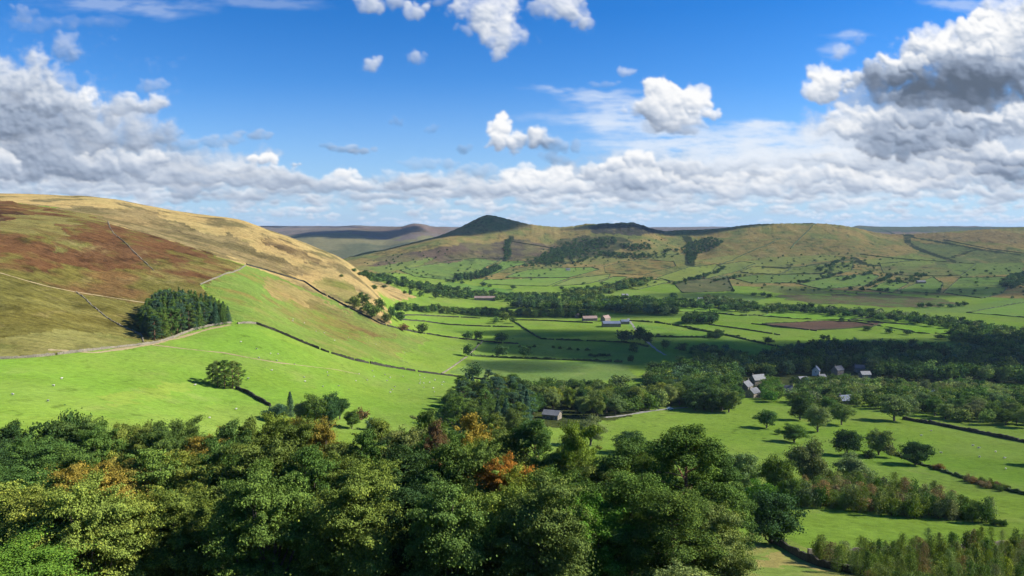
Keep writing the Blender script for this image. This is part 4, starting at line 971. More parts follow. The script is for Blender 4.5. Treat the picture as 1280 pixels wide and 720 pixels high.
house(1003,478,11,7,3.2,2.2,.2,build_mat,pale_roof,'small barn with pale grey roof between the cottage and the white gabled house',0,0,'barn','barn')
house(1020,469,10,6.5,5.0,3.4,1.1,render_mat,blue_roof,'white gabled house in the trees with dark roof',3,1,'white_house')
house(1027,474,8,5,2.8,1.8,.2,build_mat,slate_mat,'low white outbuilding beside the white gabled house',2,0,'outbuilding','outbuilding')
house(1047,468,12,7,4.8,3.4,.5,build_mat,slate_mat,'grey village house with light gable right of the white house',3,1)
house(1074,465,11,7,4.2,2.8,-.2,build_mat,slate_mat,'dark slate roofed house half hidden in trees, uppermost of the village',3,1)
house(1081,472,12,6,3.4,2.6,.1,build_mat,pale_roof,'low house with pale roof, rightmost of the village',3,0)
house(1056,506,16,7,3.6,3.0,.2,build_mat,blue_roof,'dark roofed house under trees behind the two bright field trees',3,1)
house(916,489,10,6,4.4,3.0,1.3,build_mat,blue_roof,'narrow dark roofed house at the left end of the village',2,1)
house(690,523,20,8,2.8,1.8,-.35,build_mat,slate_mat,'long low bungalow with grey roof in the nearer wood',4,0,'bungalow')
house(737,401,18,9,4.2,3.2,.2,build_mat,pink_roof,'farm building with pinkish clay roof at the left of the farmstead',4,1,'farmhouse')
house(757,401,13,8,4.6,3.6,.9,build_mat,pink_roof,'gabled farmhouse with pinkish roof in the middle of the farmstead',3,2,'farmhouse')
house(764,408,22,12,4.6,3.0,.1,build_mat,blue_roof,'large blue-grey roofed barn at the front of the farmstead',0,0,'barn','barn')
house(781,405,10,8,4.0,2.4,.1,build_mat,blue_roof,'small blue-grey roofed barn at the right of the farmstead',0,0,'barn','barn')
house(722,397,8,6,3.6,2.6,1.2,build_mat,pink_roof,'small clay roofed shed at the far left of the farmstead',2,0,'outbuilding','outbuilding')
house(606,375,26,11,4.2,3.2,.0,build_mat,pink_roof,'long farm building with pinkish roof among trees across the valley',5,0,'barn','barn')
house(781,373,8,8,5.5,3.4,.3,render_mat,pale_roof,'white house at the foot of the far hillside',2,1,'white_house')
house(875,377,6,8,4.4,3,.3,render_mat,slate_mat,'small pale house in the far tree belt',2,1,'white_house')
house(887,381,10,8,3.4,2.6,.1,build_mat,pink_roof,'brown roofed barn beside the small pale field at the far hedges',0,0,'barn','barn')
house(1151,354,11,8,3.8,2.6,.1,build_mat,slate_mat,'lone grey farmhouse on the far right hillside',3,1,'farmhouse')
house(710,338,5,7,3.2,2.4,.2,render_mat,slate_mat,'tiny field barn on the green slope across the valley',0,0,'barn','barn')
# bell tents and a white shelter in the right hand trees
def tent(px, base, wp_, hp, label):
    x, y, z = hit(px, base); s = (y*CT-z*ST)/F; r = wp_*s/2; h = hp*s
    e = bpy.data.objects.new('bell_tent', None); COL.objects.link(e); e.location = (x, y, z); tag(e, label, 'tent')
    n = 16; V = []; Q = []
    for k, (rr, zz) in enumerate([(r, -.3), (r*1.0, h*.28), (r*1.04, h*.30), (r*.42, h*.68), (.05, h)]):
        V += [(rr*math.cos(2*math.pi*i/n), rr*math.sin(2*math.pi*i/n), zz) for i in range(n)]
    for k in range(4): Q += [(k*n+i, k*n+(i+1) % n, (k+1)*n+(i+1) % n, (k+1)*n+i) for i in range(n)]
    link('canvas', mesh_from('canvas', V, Q, None, False, None, [canvas]), e)
    v, q = tube([(0,0,h-.1),(0,0,h+.3)], [.05,.04], 6); link('pole', mesh_from('pole', v, q, None, False, None, [wood_mat]), e)
    boxes('door_flap', [(-.5,.5,-r*1.03-.03,-r*1.03+.03,0,h*.3)], wood_mat, e)
    KEEP.append((x, y, r+3)); KEEP.extend([(x*(1-q/y), y-q, 7.5) for q in (8, 18, 28, 38, 47)])
tent(1151,492,10,8,'left one of two white peaked tents in the right hand trees')
tent(1168,494,13,8,'right one of two white peaked tents in the right hand trees')
# parked car on the lane by the nearer wood
x, y, z = hit(837,512)
e = bpy.data.objects.new('parked_car', None); COL.objects.link(e); e.location = (x, y, z+.02); e.rotation_euler = (0,0,.3); tag(e, 'small white car parked where the lane meets the wood', 'car')
prof = [(-2.1,.35),(-2.1,.85),(-1.4,.95),(-.8,1.45),(.7,1.45),(1.3,.95),(2.1,.85),(2.15,.35)]
V = [(a,-.85,c) for a,c in prof]+[(a,.85,c) for a,c in prof]; n = 8
Q = [(i,(i+1)%n,(i+1)%n+n,i+n) for i in range(n)]
T = [(0,i,i+1) for i in range(1,n-1)]+[(n,n+i+1,n+i) for i in range(1,n-1)]
link('body', mesh_from('body', V, Q, T, False, None, [car_mat]), e)
boxes('window', [(-.75,.65,-.86,.86,1.0,1.36)], glass_mat, e)
for wx in (-1.3,1.3):
    for wy in (-.86,.86):
        v, q = tube([(wx,wy-.1,.33),(wx,wy+.1,.33)], [.33,.33], 12)
        c0 = len(v); v += [(wx,wy-.1,.33),(wx,wy+.1,.33)]; tt = [(c0,(k+1)%12,k) for k in range(12)]+[(c0+1,12+k,12+(k+1)%12) for k in range(12)]
        link('wheel', mesh_from('wheel', v, q, tt, False, None, [rubber]), e)
# ------------------------------------------------------------------ sheep
def sheepmesh():
    V = []; Q = []
    rings = [(-.62,.05,.62),(-.52,.26,.62),(-.2,.33,.6),(.2,.33,.6),(.5,.24,.66),(.62,.13,.74),(.78,.11,.82),(.92,.09,.76),(.99,.02,.72)]
    n = 8
    for x_, r_, z_ in rings: V += [(x_, r_*math.cos(2*math.pi*i/n), z_+r_*1.05*math.sin(2*math.pi*i/n)) for i in range(n)]
    for k in range(len(rings)-1): Q += [(k*n+i, k*n+(i+1) % n, (k+1)*n+(i+1) % n, (k+1)*n+i) for i in range(n)]
    for lx in (-.4,.38):
        for ly in (-.17,.17):
            v, q = tube([(lx,ly,.45),(lx,ly,-.02)], [.06,.04], 5, len(V)); V += v; Q += q
    for sy in (-1, 1):
        v, q = tube([(.76,sy*.08,.88),(.72,sy*.2,.86)], [.035,.01], 4, len(V)); V += v; Q += q
    return mesh_from('sheep', V, Q, None, True, None, [fleece])
SM = sheepmesh()
def sheep(x, y, label, group):
    o = link('sheep', SM); o.location = (x, y, ground(x, y)); o.rotation_euler = (0,0,rnd.uniform(0,6.28)); k = rnd.uniform(.7,.9); o.scale = (k,k,k); tag(o, label, 'sheep', group)
for px, py, lab in [(16,494,'white sheep at the left edge of the left meadow'),(60,502,'white sheep nearest the forest edge in the left meadow'),(67,483,'left one of a pair of white sheep in the left meadow'),(77,474,'right one of a pair of white sheep in the left meadow'),
        (244,482,'white sheep left of the lone clump in the left meadow'),(295,512,'white sheep below the lone clump near the forest edge'),(301,428,'white sheep above the brown footpath near the plantation'),(262,523,'white sheep at the foot of the left meadow'),(310,474,'white sheep just right of the lone clump')]:
    x, y, z = hit(px, py); sheep(x, y, lab, None)
for poly, n, pl in [([(300,425),(400,450),(560,475),(540,500),(460,495),(330,470)], 42, 'on the middle meadow below the long dark wall'), ([(1140,530),(1260,560),(1270,600),(1170,575)], 9, 'grazing in the bright field below the diagonal wall at right'),
        ([(345,395),(500,425),(520,445),(420,430)], 10, 'on the grassy slope above the long dark wall')]:
    for x, y in scatter(poly, 6, tries=4000)[:n]: sheep(x, y, 'white sheep '+pl, 'sheep '+pl)
# ------------------------------------------------------------------ walls, hedges, tracks laid on the land
def polyline(pl, step, rmin=16):
    P = to_world(pl, False, rmin, step=10)
    s = np.concatenate([[0], np.cumsum(np.hypot(*np.diff(P, axis=0).T))])
    n = max(2, int(s[-1]/step)+1); q = np.linspace(0, s[-1], n)
    X_ = np.interp(q, s, P[:, 0]); Y_ = np.interp(q, s, P[:, 1])
    if n > 6:
        k = np.array([.25,.5,.25])
        for _ in range(2):
            X_[1:-1] = np.convolve(X_, k, 'valid'); Y_[1:-1] = np.convolve(Y_, k, 'valid')
    return X_, Y_
def wall_line(pl, label, mat=None, w=.7, h=1.3, name='stone_wall', cat='wall', step=None, rag=.12, rmin=16, world=None, group=None):
    D0 = hit(*pl[0], rmin)[1] if world is None else world[0][1]
    step = step or max(1.2, D0/350)
    if world is None: X_, Y_ = polyline(pl, step, rmin)
    else: X_, Y_ = world[:, 0], world[:, 1]
    n = len(X_); g = np.random.default_rng(int(abs(X_[0])*10)+n)
    tx = np.gradient(X_); ty = np.gradient(Y_); L = np.hypot(tx, ty)+1e-9; nx, ny = -ty/L, tx/L
    Zc = np.array([ground(a, c) for a, c in zip(X_, Y_)])
    q_ = np.arange(n)*1.0; low = perlin(q_/9+X_[0], q_*0+.37, 3); h_ = 1+.25*low; h = h*np.clip(h_, .5, 1.4)
    hh = h*(1+rag*g.normal(size=n)); ww = w*(1+rag*.7*g.normal(size=n))
    V = []
    prof = [(-.5, -.8), (-.46, .35), (-.3, 1.0), (.3, 1.0), (.46, .35), (.5, -.8)]
    for i in range(n):
        for a, c in prof:
            jx = 1+rag*g.normal()*.6
            V.append((X_[i]+nx[i]*a*ww[i]*jx, Y_[i]+ny[i]*a*ww[i]*jx, Zc[i]+(c*hh[i] if c > 0 else -.6)))
    m = len(prof); Q = []
    gap = g.random(n) < (.03 if n > 12 else 0)
    for i in range(n-1):
        if gap[i]: continue
        Q += [(i*m+k, i*m+k+1, (i+1)*m+k+1, (i+1)*m+k) for k in range(m-1)]
    Q += [(0,5,4,1),(1,4,3,2)]; b0 = (n-1)*m; Q += [(b0,b0+1,b0+4,b0+5),(b0+1,b0+2,b0+3,b0+4)]
    o = link(name, mesh_from(name, V, Q, None, False, None, [mat or wall_mat]))
    tag(o, label, cat, group); return o
def strip(pl, w, mat, name, lift=.06, rmin=16, kind='structure'):
    X_, Y_ = polyline(pl, 1.5, rmin); n = len(X_)
    tx = np.gradient(X_); ty = np.gradient(Y_); L = np.hypot(tx, ty)+1e-9; nx, ny = -ty/L, tx/L
    g = np.random.default_rng(n); V = []
    for i in range(n):
        ww = w*(1+.25*math.sin(i*.31)+.18*g.normal())/2
        for a in (-1, -.33, .33, 1):
            x_, y_ = X_[i]+nx[i]*ww*a, Y_[i]+ny[i]*ww*a
            V.append((x_, y_, ground(x_, y_)+(lift if abs(a) < .5 else -.02)+.05))
    Q = []
    for i in range(n-1): Q += [(i*4+k, i*4+k+1, (i+1)*4+k+1, (i+1)*4+k) for k in range(3)]
    o = link(name, mesh_from(name, V, Q, None, True, None, [mat])); tag(o, kind=kind); return o
W_ = wall_line; H_ = dict(mat=hedge_mat, w=1.7, h=1.9, name='hedge', cat='hedge', rag=.28)
DW = dict(mat=darkwall_mat, w=1.0, h=1.6)
W_([(320,405),(345,414),(375,427),(405,439),(440,450),(480,458),(530,466),(580,472),(625,477),(650,479)], 'long dark stone wall curving down below the straw hill to the valley floor', **DW)
W_([(295,486),(305,490),(315,495),(325,501),(338,508)], 'short dark stone wall running from the lone clump to the forest', **DW)
W_([(-30,451),(0,449),(50,446),(100,440),(150,434),(190,430),(215,423),(240,413),(265,407),(289,404)], 'pale stone wall between heather moor and left meadow below the plantation', w=.8, h=1.2)
W_([(297,405),(308,404),(320,405)], 'short pale stone wall at the right corner of the plantation', w=1.0)
W_([(250,356),(262,351),(275,346),(290,341),(300,337),(307,332)], 'pale stone wall climbing from the plantation to the tip of the heather spur', w=.7, h=1.1)
W_([(308,331),(318,334),(330,337),(355,345),(380,352),(400,366),(420,376),(440,387),(458,396),(475,405),(500,412),(537,418),(560,422),(590,425),(624,429),(648,430)], 'long dark wall down the straw hill past the hillside trees to the valley', **DW)
W_([(135,277),(137,284),(142,292),(152,300),(160,307),(168,316),(178,325),(192,338)], 'broken brown wall running down the heather moor', mat=wall_mat, w=.8, h=.6, rag=.45)
W_([(95,365),(105,372),(115,382),(125,390),(135,398),(150,407),(165,413),(178,420),(179,428)], 'broken wall slanting down the olive moor to the plantation corner', mat=wall_mat, w=.8, h=.5, rag=.45)
strip([(-30,336),(0,341),(30,350),(60,358),(90,364),(115,368),(140,372),(165,376),(186,379)], 1.8, track_mat, 'hill_path')
strip([(190,431),(240,437),(280,441),(310,447),(345,453),(370,456)], 1.6, track_mat, 'footpath')
strip([(370,456),(420,462),(450,468)], .8, track_mat, 'footpath')
strip([(60,437),(120,441),(180,432),(225,422),(262,411),(288,406)], 2.6, track_mat, 'farm_track')
strip([(785,398),(792,408),(800,420),(810,428),(822,438),(832,444)], 3.2, lane_mat, 'farm_lane')
strip([(756,522),(788,518),(810,514),(836,511),(860,509)], 3.4, lane_mat, 'village_lane')
W_([(642,402),(650,407),(660,414),(669,420),(677,424)], 'dark hedge slanting down right from the stony tree clump', **H_)
W_([(500,394),(520,394),(560,396),(600,398)], 'upper thin hedge left of the stony tree clump', **DW)
W_([(498,399),(530,402),(560,406),(600,408),(642,409)], 'lower thin hedge ending below the stony tree clump', **DW)
W_([(642,400),(680,401),(741,404)], 'thin dark wall from the stony tree clump towards the farmstead', **DW)
W_([(648,394),(690,395),(724,397)], 'upper thin wall behind the field left of the farmstead', **DW)
W_([(677,424),(720,426),(778,428)], 'long hedge across the shaded field below the farmstead', **H_)
W_([(778,428),(795,430),(810,434)], 'short hedge linking the lane side trees', **H_)
W_([(589,445),(640,448),(700,450),(778,453)], 'lower hedge bounding the wide shaded meadow', **H_)
W_([(552,467),(565,459),(584,446)], 'pale wall slanting up from the long dark wall', w=1.2, h=1.0)
W_([(586,444),(595,435),(603,427)], 'upper pale wall between the single field trees', w=1.0, h=1.0)
W_([(786,401),(826,404),(862,410),(900,418),(925,421)], 'long hedge running right from the farmstead', **H_)
W_([(815,421),(850,422),(900,422)], 'straight thin hedge in the shaded right hand field', **H_)
W_([(860,411),(885,415),(916,421),(950,429),(988,437)], 'dark hedge descending to the river wood', **H_)
W_([(886,406),(930,412),(975,419)], 'thin hedge above the dark round copse field', **DW)
W_([(939,405),(980,409),(1021,414)], 'dark hedge at the lower edge of the brown ploughed field', **DW)
W_([(1060,400),(1095,403),(1135,406)], 'thin hedge splitting the two sunlit fields', **DW)
W_([(898,392),(925,395),(950,394)], 'dark bank beside the small pale field', **H_)
W_([(1129,524),(1150,528),(1175,532),(1210,539),(1245,546),(1290,555)], 'thick dark hedge running diagonally across the bright field at right', mat=darkwall_mat, w=1.4, h=1.7)
W_([(1113,566),(1130,573),(1157,583),(1185,592),(1213,601),(1245,610),(1295,622)], 'low scrubby hedge below the round dark tree', mat=hedge_mat, w=1.3, h=.9, name='hedge', cat='hedge', rag=.35)
W_([(966,677),(978,684),(990,692),(1005,700),(1023,708),(1050,714),(1090,721),(1130,730)], 'near stone wall running from the big dark sycamore to the bottom edge', mat=darkwall_mat, w=.8, h=1.5, rag=.1)
W_([(1010,692),(1050,692),(1100,690),(1147,689),(1200,685),(1290,680)], 'low stone wall along the top of the young plantation', w=.6, h=1.0)
W_([(1004,279.5),(1020,280),(1012,287),(1004,294),(995,303),(988,311)], 'dark wall running straight down the crest of the far hill', rmin=1700, mat=hedge_mat, w=3, h=2)
for pl, lab in [([(952,334),(985,336),(1020,330),(1068,325)], 'dark wall above the green field on the right far slope'), ([(1075,318),(1110,322),(1150,326)], 'short wall below the sunken lane'),
                ([(900,332),(930,318),(960,306),(975,298)], 'faint wall slanting up the middle far hill'), ([(800,325),(840,318),(870,316)], 'wall at the top of the orange-brown field'),
                ([(630,300),(700,312),(720,306)], 'faint wall across the brown slope below the peak'), ([(1180,300),(1240,312),(1290,318)], 'dark wall along the far right moor edge')]:
    W_(pl, lab, mat=hedge_mat, w=2.6, h=1.8, rmin=1700, name='field_wall', step=8)
for i, (poly, c1, c2) in enumerate(FIELDS):
    Wd = FW[i]; ctrp = Wd.mean(0); Wd = ctrp+(Wd-ctrp)*1.0
    P = np.concatenate([Wd, Wd[:1]]); s = np.concatenate([[0], np.cumsum(np.hypot(*np.diff(P, axis=0).T))]); n = int(s[-1]/7)+2; q = np.linspace(0, s[-1], n)
    world = np.stack([np.interp(q, s, P[:, 0]), np.interp(q, s, P[:, 1])], 1)
    words = ['leftmost green field on the far slope','long green field under the peak, second from left','green field with the field barn','bright green field lowest on the far slope','yellow-green field right of the bright ones','small green field beside the tree line',
      'orange-brown field below the crag wood','yellow-green field climbing the middle slope','upper yellow-green field of the middle slope','bright yellow-green field by the hedge trees','dull brown-green field in cloud shade',
      'pale yellow field at the middle right slope','olive field under the right far hill','shaded green field, left of the right slope','green field with trees along its lower edge','small green field in the middle of the right slope','green field left of the lone farmhouse','wide green field at the foot of the right hill',
      'green rough field around the lone farmhouse','first sunlit field beyond the river wood','second sunlit field beyond the river wood','bright field at the far right edge','brown ploughed field','small sunlit field by the far tree belt']
    wall_line(None, 'dark wall and hedge line around the '+words[i], mat=hedge_mat, w=1.5 if world[0][1] > 1300 else 1.0, h=1.3, world=world, name='field_wall', rag=.4)
# ------------------------------------------------------------------ the forest in the foreground
RD = [(-28,528,122,10,'broadleaf','dark'),(14,530,126,9,'broadleaf','dark'),(44,532,116,8.5,'broadleaf','mid'),(72,518,132,9,'broadleaf','dark'),(97,523,128,9.5,'broadleaf','mid'),(126,531,124,8,'broadleaf','mid'),(150,533,126,8,'broadleaf','yellow'),
 (176,527,130,8.5,'broadleaf','olive'),(206,531,124,8.5,'broadleaf','mid'),(232,523,131,8,'broadleaf','olive'),(257,528,125,8.5,'broadleaf','golden'),(284,527,124,9,'broadleaf','mid'),(312,524,127,9,'broadleaf','olive'),(340,517,132,9,'broadleaf','yellow'),
 (368,522,126,9,'broadleaf','olive'),(396,519,130,9,'broadleaf','golden'),(425,536,128,8.5,'broadleaf','olive'),(452,536,124,8,'broadleaf','mid'),(478,519,131,9,'broadleaf','olive'),(504,512,128,9,'broadleaf','pale'),(528,508,132,9,'broadleaf','olive'),
 (552,514,122,9,'broadleaf','mid'),(583,510,126,9,'broadleaf','golden'),(611,520,118,8,'broadleaf','yellow'),(639,525,120,9,'broadleaf','olive'),(668,532,118,7.5,'pine','mid'),(694,536,114,8,'broadleaf','olive'),(722,522,112,7.5,'broadleaf','yellow'),(760,556,104,7,'broadleaf','olive'),(540,520,112,5,'broadleaf','rust'),
 # second row
 (-20,560,94,9,'broadleaf','dark'),(30,572,90,9,'broadleaf','mid'),(80,562,96,9,'broadleaf','mid'),(112,562,90,9,'broadleaf','golden'),(150,556,93,7,'broadleaf','golden'),(192,556,95,9,'broadleaf','olive'),(238,548,97,9,'broadleaf','yellow'),(268,550,99,9,'broadleaf','mid'),(330,545,96,10.5,'broadleaf','olive'),(375,556,92,8.5,'broadleaf','mid'),
 (420,548,96,9,'broadleaf','olive'),(462,552,93,8.5,'broadleaf','yellow'),(505,538,97,9.5,'broadleaf','dark'),(550,550,90,8.5,'broadleaf','mid'),(592,545,92,8.5,'broadleaf','olive'),(632,545,90,7,'broadleaf','orange'),(663,560,88,8.5,'broadleaf','yellow'),(702,562,86,8.5,'broadleaf','mid'),(745,548,90,8,'broadleaf','olive'),
 (790,556,92,8.5,'pine','mid'),(826,562,88,7,'broadleaf','olive'),(858,542,80,9.2,'pine','mid'),(893,570,86,7.5,'pine','mid'),
 # third row
 (-10,612,66,8.5,'broadleaf','yellow'),(48,600,64,8.5,'broadleaf','yellow'),(108,608,63,8.5,'broadleaf','yellow'),(160,610,66,8,'broadleaf','yellow'),(215,600,68,8,'broadleaf','olive'),(330,592,66,9.5,'broadleaf','olive'),(440,598,66,9,'broadleaf','yellow'),
 (505,590,69,8.5,'broadleaf','dark'),(562,604,64,8,'broadleaf','mid'),(622,592,67,8.5,'broadleaf','yellow'),(680,600,64,8.5,'broadleaf','olive'),(735,604,66,8,'broadleaf','bright'),(790,600,68,8.5,'pine','mid'),(842,622,64,8,'pine','mid'),(890,640,66,7,'broadleaf','pale'),
 # nearest row
 (12,672,47,8,'broadleaf','bright'),(868,696,46,7,'broadleaf','pale')]
rows = [('back row of the forest', 30), ('second row of the forest', 23), ('third row of the forest', 15), ('nearest row of the forest', 2)]
ordw = ['first','second','third','fourth','fifth','sixth','seventh','eighth','ninth','tenth','eleventh','twelfth','thirteenth','fourteenth','fifteenth','sixteenth','seventeenth','eighteenth','nineteenth','twentieth']
ri = 0; cnt = 0; byrow = []
for t_ in RD: byrow.append((ri, t_)); cnt += 1; ri, cnt = (ri+1, 0) if ri < 3 and cnt == rows[ri][1] else (ri, cnt)
seen = {}
for r_, t_ in sorted(byrow, key=lambda q: (q[0], q[1][0])):
    px, top, D, w, kind, tone = t_
    key = (r_, kind, tone); seen.setdefault(key, []).append(t_)
for r_, t_ in byrow:
    px, top, D, w, kind, tone = t_; key = (r_, kind, tone); lst = sorted(seen[key]); k = lst.index(t_)
    o = '' if len(lst) == 1 else f", {ordw[k]} from left"
    noun = {'broadleaf':'tree','larch':'feathery larch','pine':'pine with reddish trunk'}[kind]
    tree_top(kind, px, top-([13,14,24,0][r_] if kind == 'broadleaf' else 4), D, w*(1.22 if r_ < 2 else 1.1)*(1.12 if kind == 'larch' else 1), tone, f"{TWORD[tone]} {noun} in the {rows[r_][0]}{o}", 'trees of the foreground forest', sink=.3)
# low hazel and saplings filling beneath the crowns
# ------------------------------------------------------------------ single trees beyond
T_ = tree_px
T_('broadleaf',963,679,77,76,'dark','big dark sycamore standing alone at the near end of the stone wall', lod='mid', var=0)
T_('broadleaf',1145,581,34,40,'dark','dark round tree alone in the bright field at right', lod='mid', var=0)
T_('broadleaf',1059,569,37,40,'dark','dark dome shaped tree of the pair in the bright field', lod='mid', var=1)
T_('broadleaf',1098,569,36,34,'pale','light green open tree right beside the dark dome tree', lod='mid', var=2)
T_('broadleaf',1113,572,20,16,'grey','small grey-green tree at the right foot of the light green open tree')
T_('broadleaf',1086,573,13,16,'dark','low dark bush tree beneath the light green open tree')
T_('broadleaf',1118,526,34,40,'pale','large pale green sycamore at the start of the diagonal hedge', lod='mid', var=3)
T_('broadleaf',1052,531,31,30,'pale','pale tree, right one of three standing below the village')
T_('broadleaf',1022,540,37,34,'pale','pale tree, middle one of three standing below the village')
T_('broadleaf',1000,525,34,30,'dark','dark tree, left one of three standing below the village')
T_('broadleaf',1036,522,30,24,'mid','mid green tree behind the three below the village')
T_('broadleaf',958,535,25,30,'mid','round mid green tree alone nearest the village edge')
T_('broadleaf',973,543,9,10,'mid','tiny tree beside the round one near the village')
T_('broadleaf',993,553,26,32,'mid','low spreading tree between the round tree and the tall grey tree')
T_('broadleaf',1008,614,72,52,'grey','tall grey-green willow like tree left of the scrub strip', lod='mid', var=1)
T_('broadleaf',1064,607,42,48,'grey','pale grey-green domed tree above the scrub strip', lod='mid', var=2)
T_('broadleaf',972,626,62,46,'mid','mid green tree between the tall grey tree and the big sycamore', lod='mid', var=3)
T_('broadleaf',950,640,46,40,'bright','bright green bushy tree just behind the big sycamore')
T_('broadleaf',930,612,54,40,'pale','pale green tree right of the pines, behind the forest edge')
T_('broadleaf',906,610,50,34,'grey','grey-green tree touching the pines at the forest edge')
T_('broadleaf',987,632,40,36,'mid','short mid green tree at the left end of the scrub strip')
T_('broadleaf',1304,582,34,36,'mid','tree just past the right edge casting its shadow on the bright field')
T_('broadleaf',787,566,30,42,'dark','dark rounded tree behind the forest edge in the bright field', rmin=150)
T_('broadleaf',738,556,40,36,'grey','grey-green tree between the forest and the bright field', rmin=150)
T_('broadleaf',592,474,21,23,'dark','round dark tree at the bend of the long dark wall')
T_('broadleaf',585,446,17,15,'dark','single dark tree left one of the lower three in the shaded field')
T_('broadleaf',627,446,16,18,'dark','single dark tree middle one of the lower three in the shaded field')
T_('broadleaf',657,447,16,16,'dark','single dark tree right one of the lower three in the shaded field')
T_('broadleaf',584,425,12,14,'mid','small round tree, left one of the upper three in the shaded field')
T_('broadleaf',598,425,13,12,'mid','small round tree, middle one of the upper three in the shaded field')
T_('broadleaf',627,429,15,19,'dark','wide small tree, right one of the upper three in the shaded field')
T_('broadleaf',832,437,15,12,'mid','slender tree alone right of the farm lane')
T_('broadleaf',852,441,14,14,'dark','small dark tree left of the tree row above the river wood')
T_('broadleaf',823,420,4,5,'dark','tiny bush on the thin hedge right of the lane')
T_('broadleaf',782,429,19,22,'blue','bluish tree left of the farm lane')
T_('broadleaf',799,428,23,20,'dark','large dark tree on the farm lane, left half of the pair')
T_('broadleaf',810,431,20,15,'dark','dark tree on the farm lane, right half of the pair')
T_('broadleaf',791,441,14,13,'dark','dark tree below the lane pair')
T_('broadleaf',788,453,10,9,'dark','small dark tree at the end of the lower hedge')
T_('broadleaf',776,486,20,26,'pale','pale rounded tree standing highest in the nearer wood')
T_('broadleaf',961,430,10,13,'dark','dark tree on the hedge descending to the river wood')
T_('broadleaf',620,404,9,10,'mid','left tree of the stony clump in the green fields')
T_('broadleaf',631,402,14,13,'olive','tallest tree of the stony clump in the green fields')
T_('broadleaf',641,404,10,9,'mid','right tree of the stony clump in the green fields')
T_('broadleaf',527,417,15,15,'olive','round tree alone right of the hillside trees')
T_('broadleaf',504,414,10,14,'rust','low rusty brown tree below the hillside trees')
T_('broadleaf',1052,402,6,9,'dark','small dark tree on the brown ploughed field edge')
T_('broadleaf',1030,425,8,10,'dark','small dark tree below the brown ploughed field')
T_('broadleaf',427,346,4,6,'olive','tiny tree high on the straw hill slope', rmin=700)
for i, (px, by, h, w, tn) in enumerate([(446,386,17,14,'olive'),(456,380,14,13,'mid'),(458,392,16,14,'olive'),(468,399,21,18,'olive'),(475,391,20,15,'olive'),(482,404,15,13,'pale'),(490,398,16,12,'dark'),(499,403,16,13,'dark'),(441,380,11,10,'mid'),(451,372,8,9,'dark')]):
    T_('broadleaf', px, by, h, w, tn, f"{TWORD[tn]} tree, {ordw[i]} of the clump on the lower straw hill", 'tree clump on the lower straw hill')
for i, (px, by, h, w) in enumerate([(266,479,24,16),(272,484,32,18),(281,486,35,19),(291,486,34,19),(298,482,28,15)]):
    T_('pine', px, by, h, w*1.15, ['mid','olive','mid','olive','mid'][i], f"pine tree, {ordw[i]} from left in the lone meadow clump", 'lone clump on the left meadow')
for i, (px, by, h, w, kd, tn) in enumerate([(338,524,18,20,'broadleaf','blue'),(349,528,26,22,'broadleaf','blue'),(363,520,31,15,'spruce','blue'),(377,530,32,20,'broadleaf','grey'),(393,534,46,34,'broadleaf','olive'),(411,534,46,32,'broadleaf','dark'),(425,524,32,24,'broadleaf','dark'),(440,536,27,20,'broadleaf','mid'),(452,528,20,18,'broadleaf','rust'),(464,538,18,16,'broadleaf','blue')]):
    T_(kd, px, by, h, w, tn, f"{TWORD[tn]} {'spruce with pointed top' if kd=='spruce' else 'rounded tree'}, {ordw[i]} from left in the group behind the forest", 'tree group rising behind the forest', rmin=200)
for i, (px, by, h, w) in enumerate([(506,368,6,5),(513,369,8,6),(526,371,8,9),(534,366,5,6),(544,373,9,9),(556,369,6,9),(570,368,6,14),(589,374,9,8),(594,368,6,7),(480,360,5,8),(468,362,7,9),(450,352,6,8),(443,347,5,8),(455,346,6,8),(463,347,6,8),(475,352,6,7)]):
    T_('broadleaf', px, by, h, w, ['mid','dark'][i % 2], f"{['mid green','dark green'][i%2]} tree, {ordw[i]} scattered in the fields beyond the straw hill", 'scattered trees beyond the straw hill', rmin=1000)
# plantation on the hillside
n = wood([(180,415),(184,398),(200,388),(230,388),(262,392),(286,402),(278,405),(262,407),(240,412),(212,421),(194,426)], 3.8, (13.6,15), (8.5,10.5), [(2.5,'spruce','blue'),(3,'pine','mid'),(2.5,'spruce','mid'),(2,'pine','blue'),(1.2,'spruce','olive')], 'in the hillside plantation under the moor', dome=(230,60))
print('plantation', n)
DKM = [(4,'broadleaf','dark'),(3.5,'broadleaf','mid'),(1.5,'broadleaf','blue'),(1,'broadleaf','olive'),(.6,'broadleaf','pale')]
LTM = [(3,'broadleaf','mid'),(3,'broadleaf','pale'),(1.5,'broadleaf','grey'),(1.5,'broadleaf','dark'),(1,'broadleaf','olive')]
tot = 0
def wd_(*a, **k):
    global tot
    n = wood(*a, **k); tot += n; print('wood', a[5][:40], n)
wd_([(812,480),(825,466),(870,462),(905,464),(925,472),(922,488),(905,500),(912,514),(870,514),(850,505),(815,494)], 9, (13,18), (12,17), DKM, 'in the dark wood left of the village')
wd_([(925,466),(960,452),(1000,440),(1040,436),(1080,440),(1100,455),(1085,462),(1010,466),(960,474)], 9.5, (12,18), (11,16), DKM+[(1,'spruce','dark')], 'in the dark river wood behind the village')
wd_([(1080,440),(1130,438),(1190,445),(1230,436),(1280,436),(1330,440),(1330,480),(1280,482),(1200,476),(1130,478),(1090,470)], 10, (13,18), (12,17), DKM, 'in the dark river wood right of the village')
wd_([(985,502),(1030,498),(1035,486),(1080,482),(1140,490),(1200,492),(1230,503),(1300,510),(1300,536),(1220,530),(1150,520),(1080,510),(1010,508)], 8.5, (9,13), (9,13), LTM, 'in the sunlit tree belt between village and tents')
wd_([(1180,487),(1210,484),(1290,500),(1290,504),(1230,500)], 9, (8,11), (8,12), LTM, 'in the sunlit copse right of the tents')
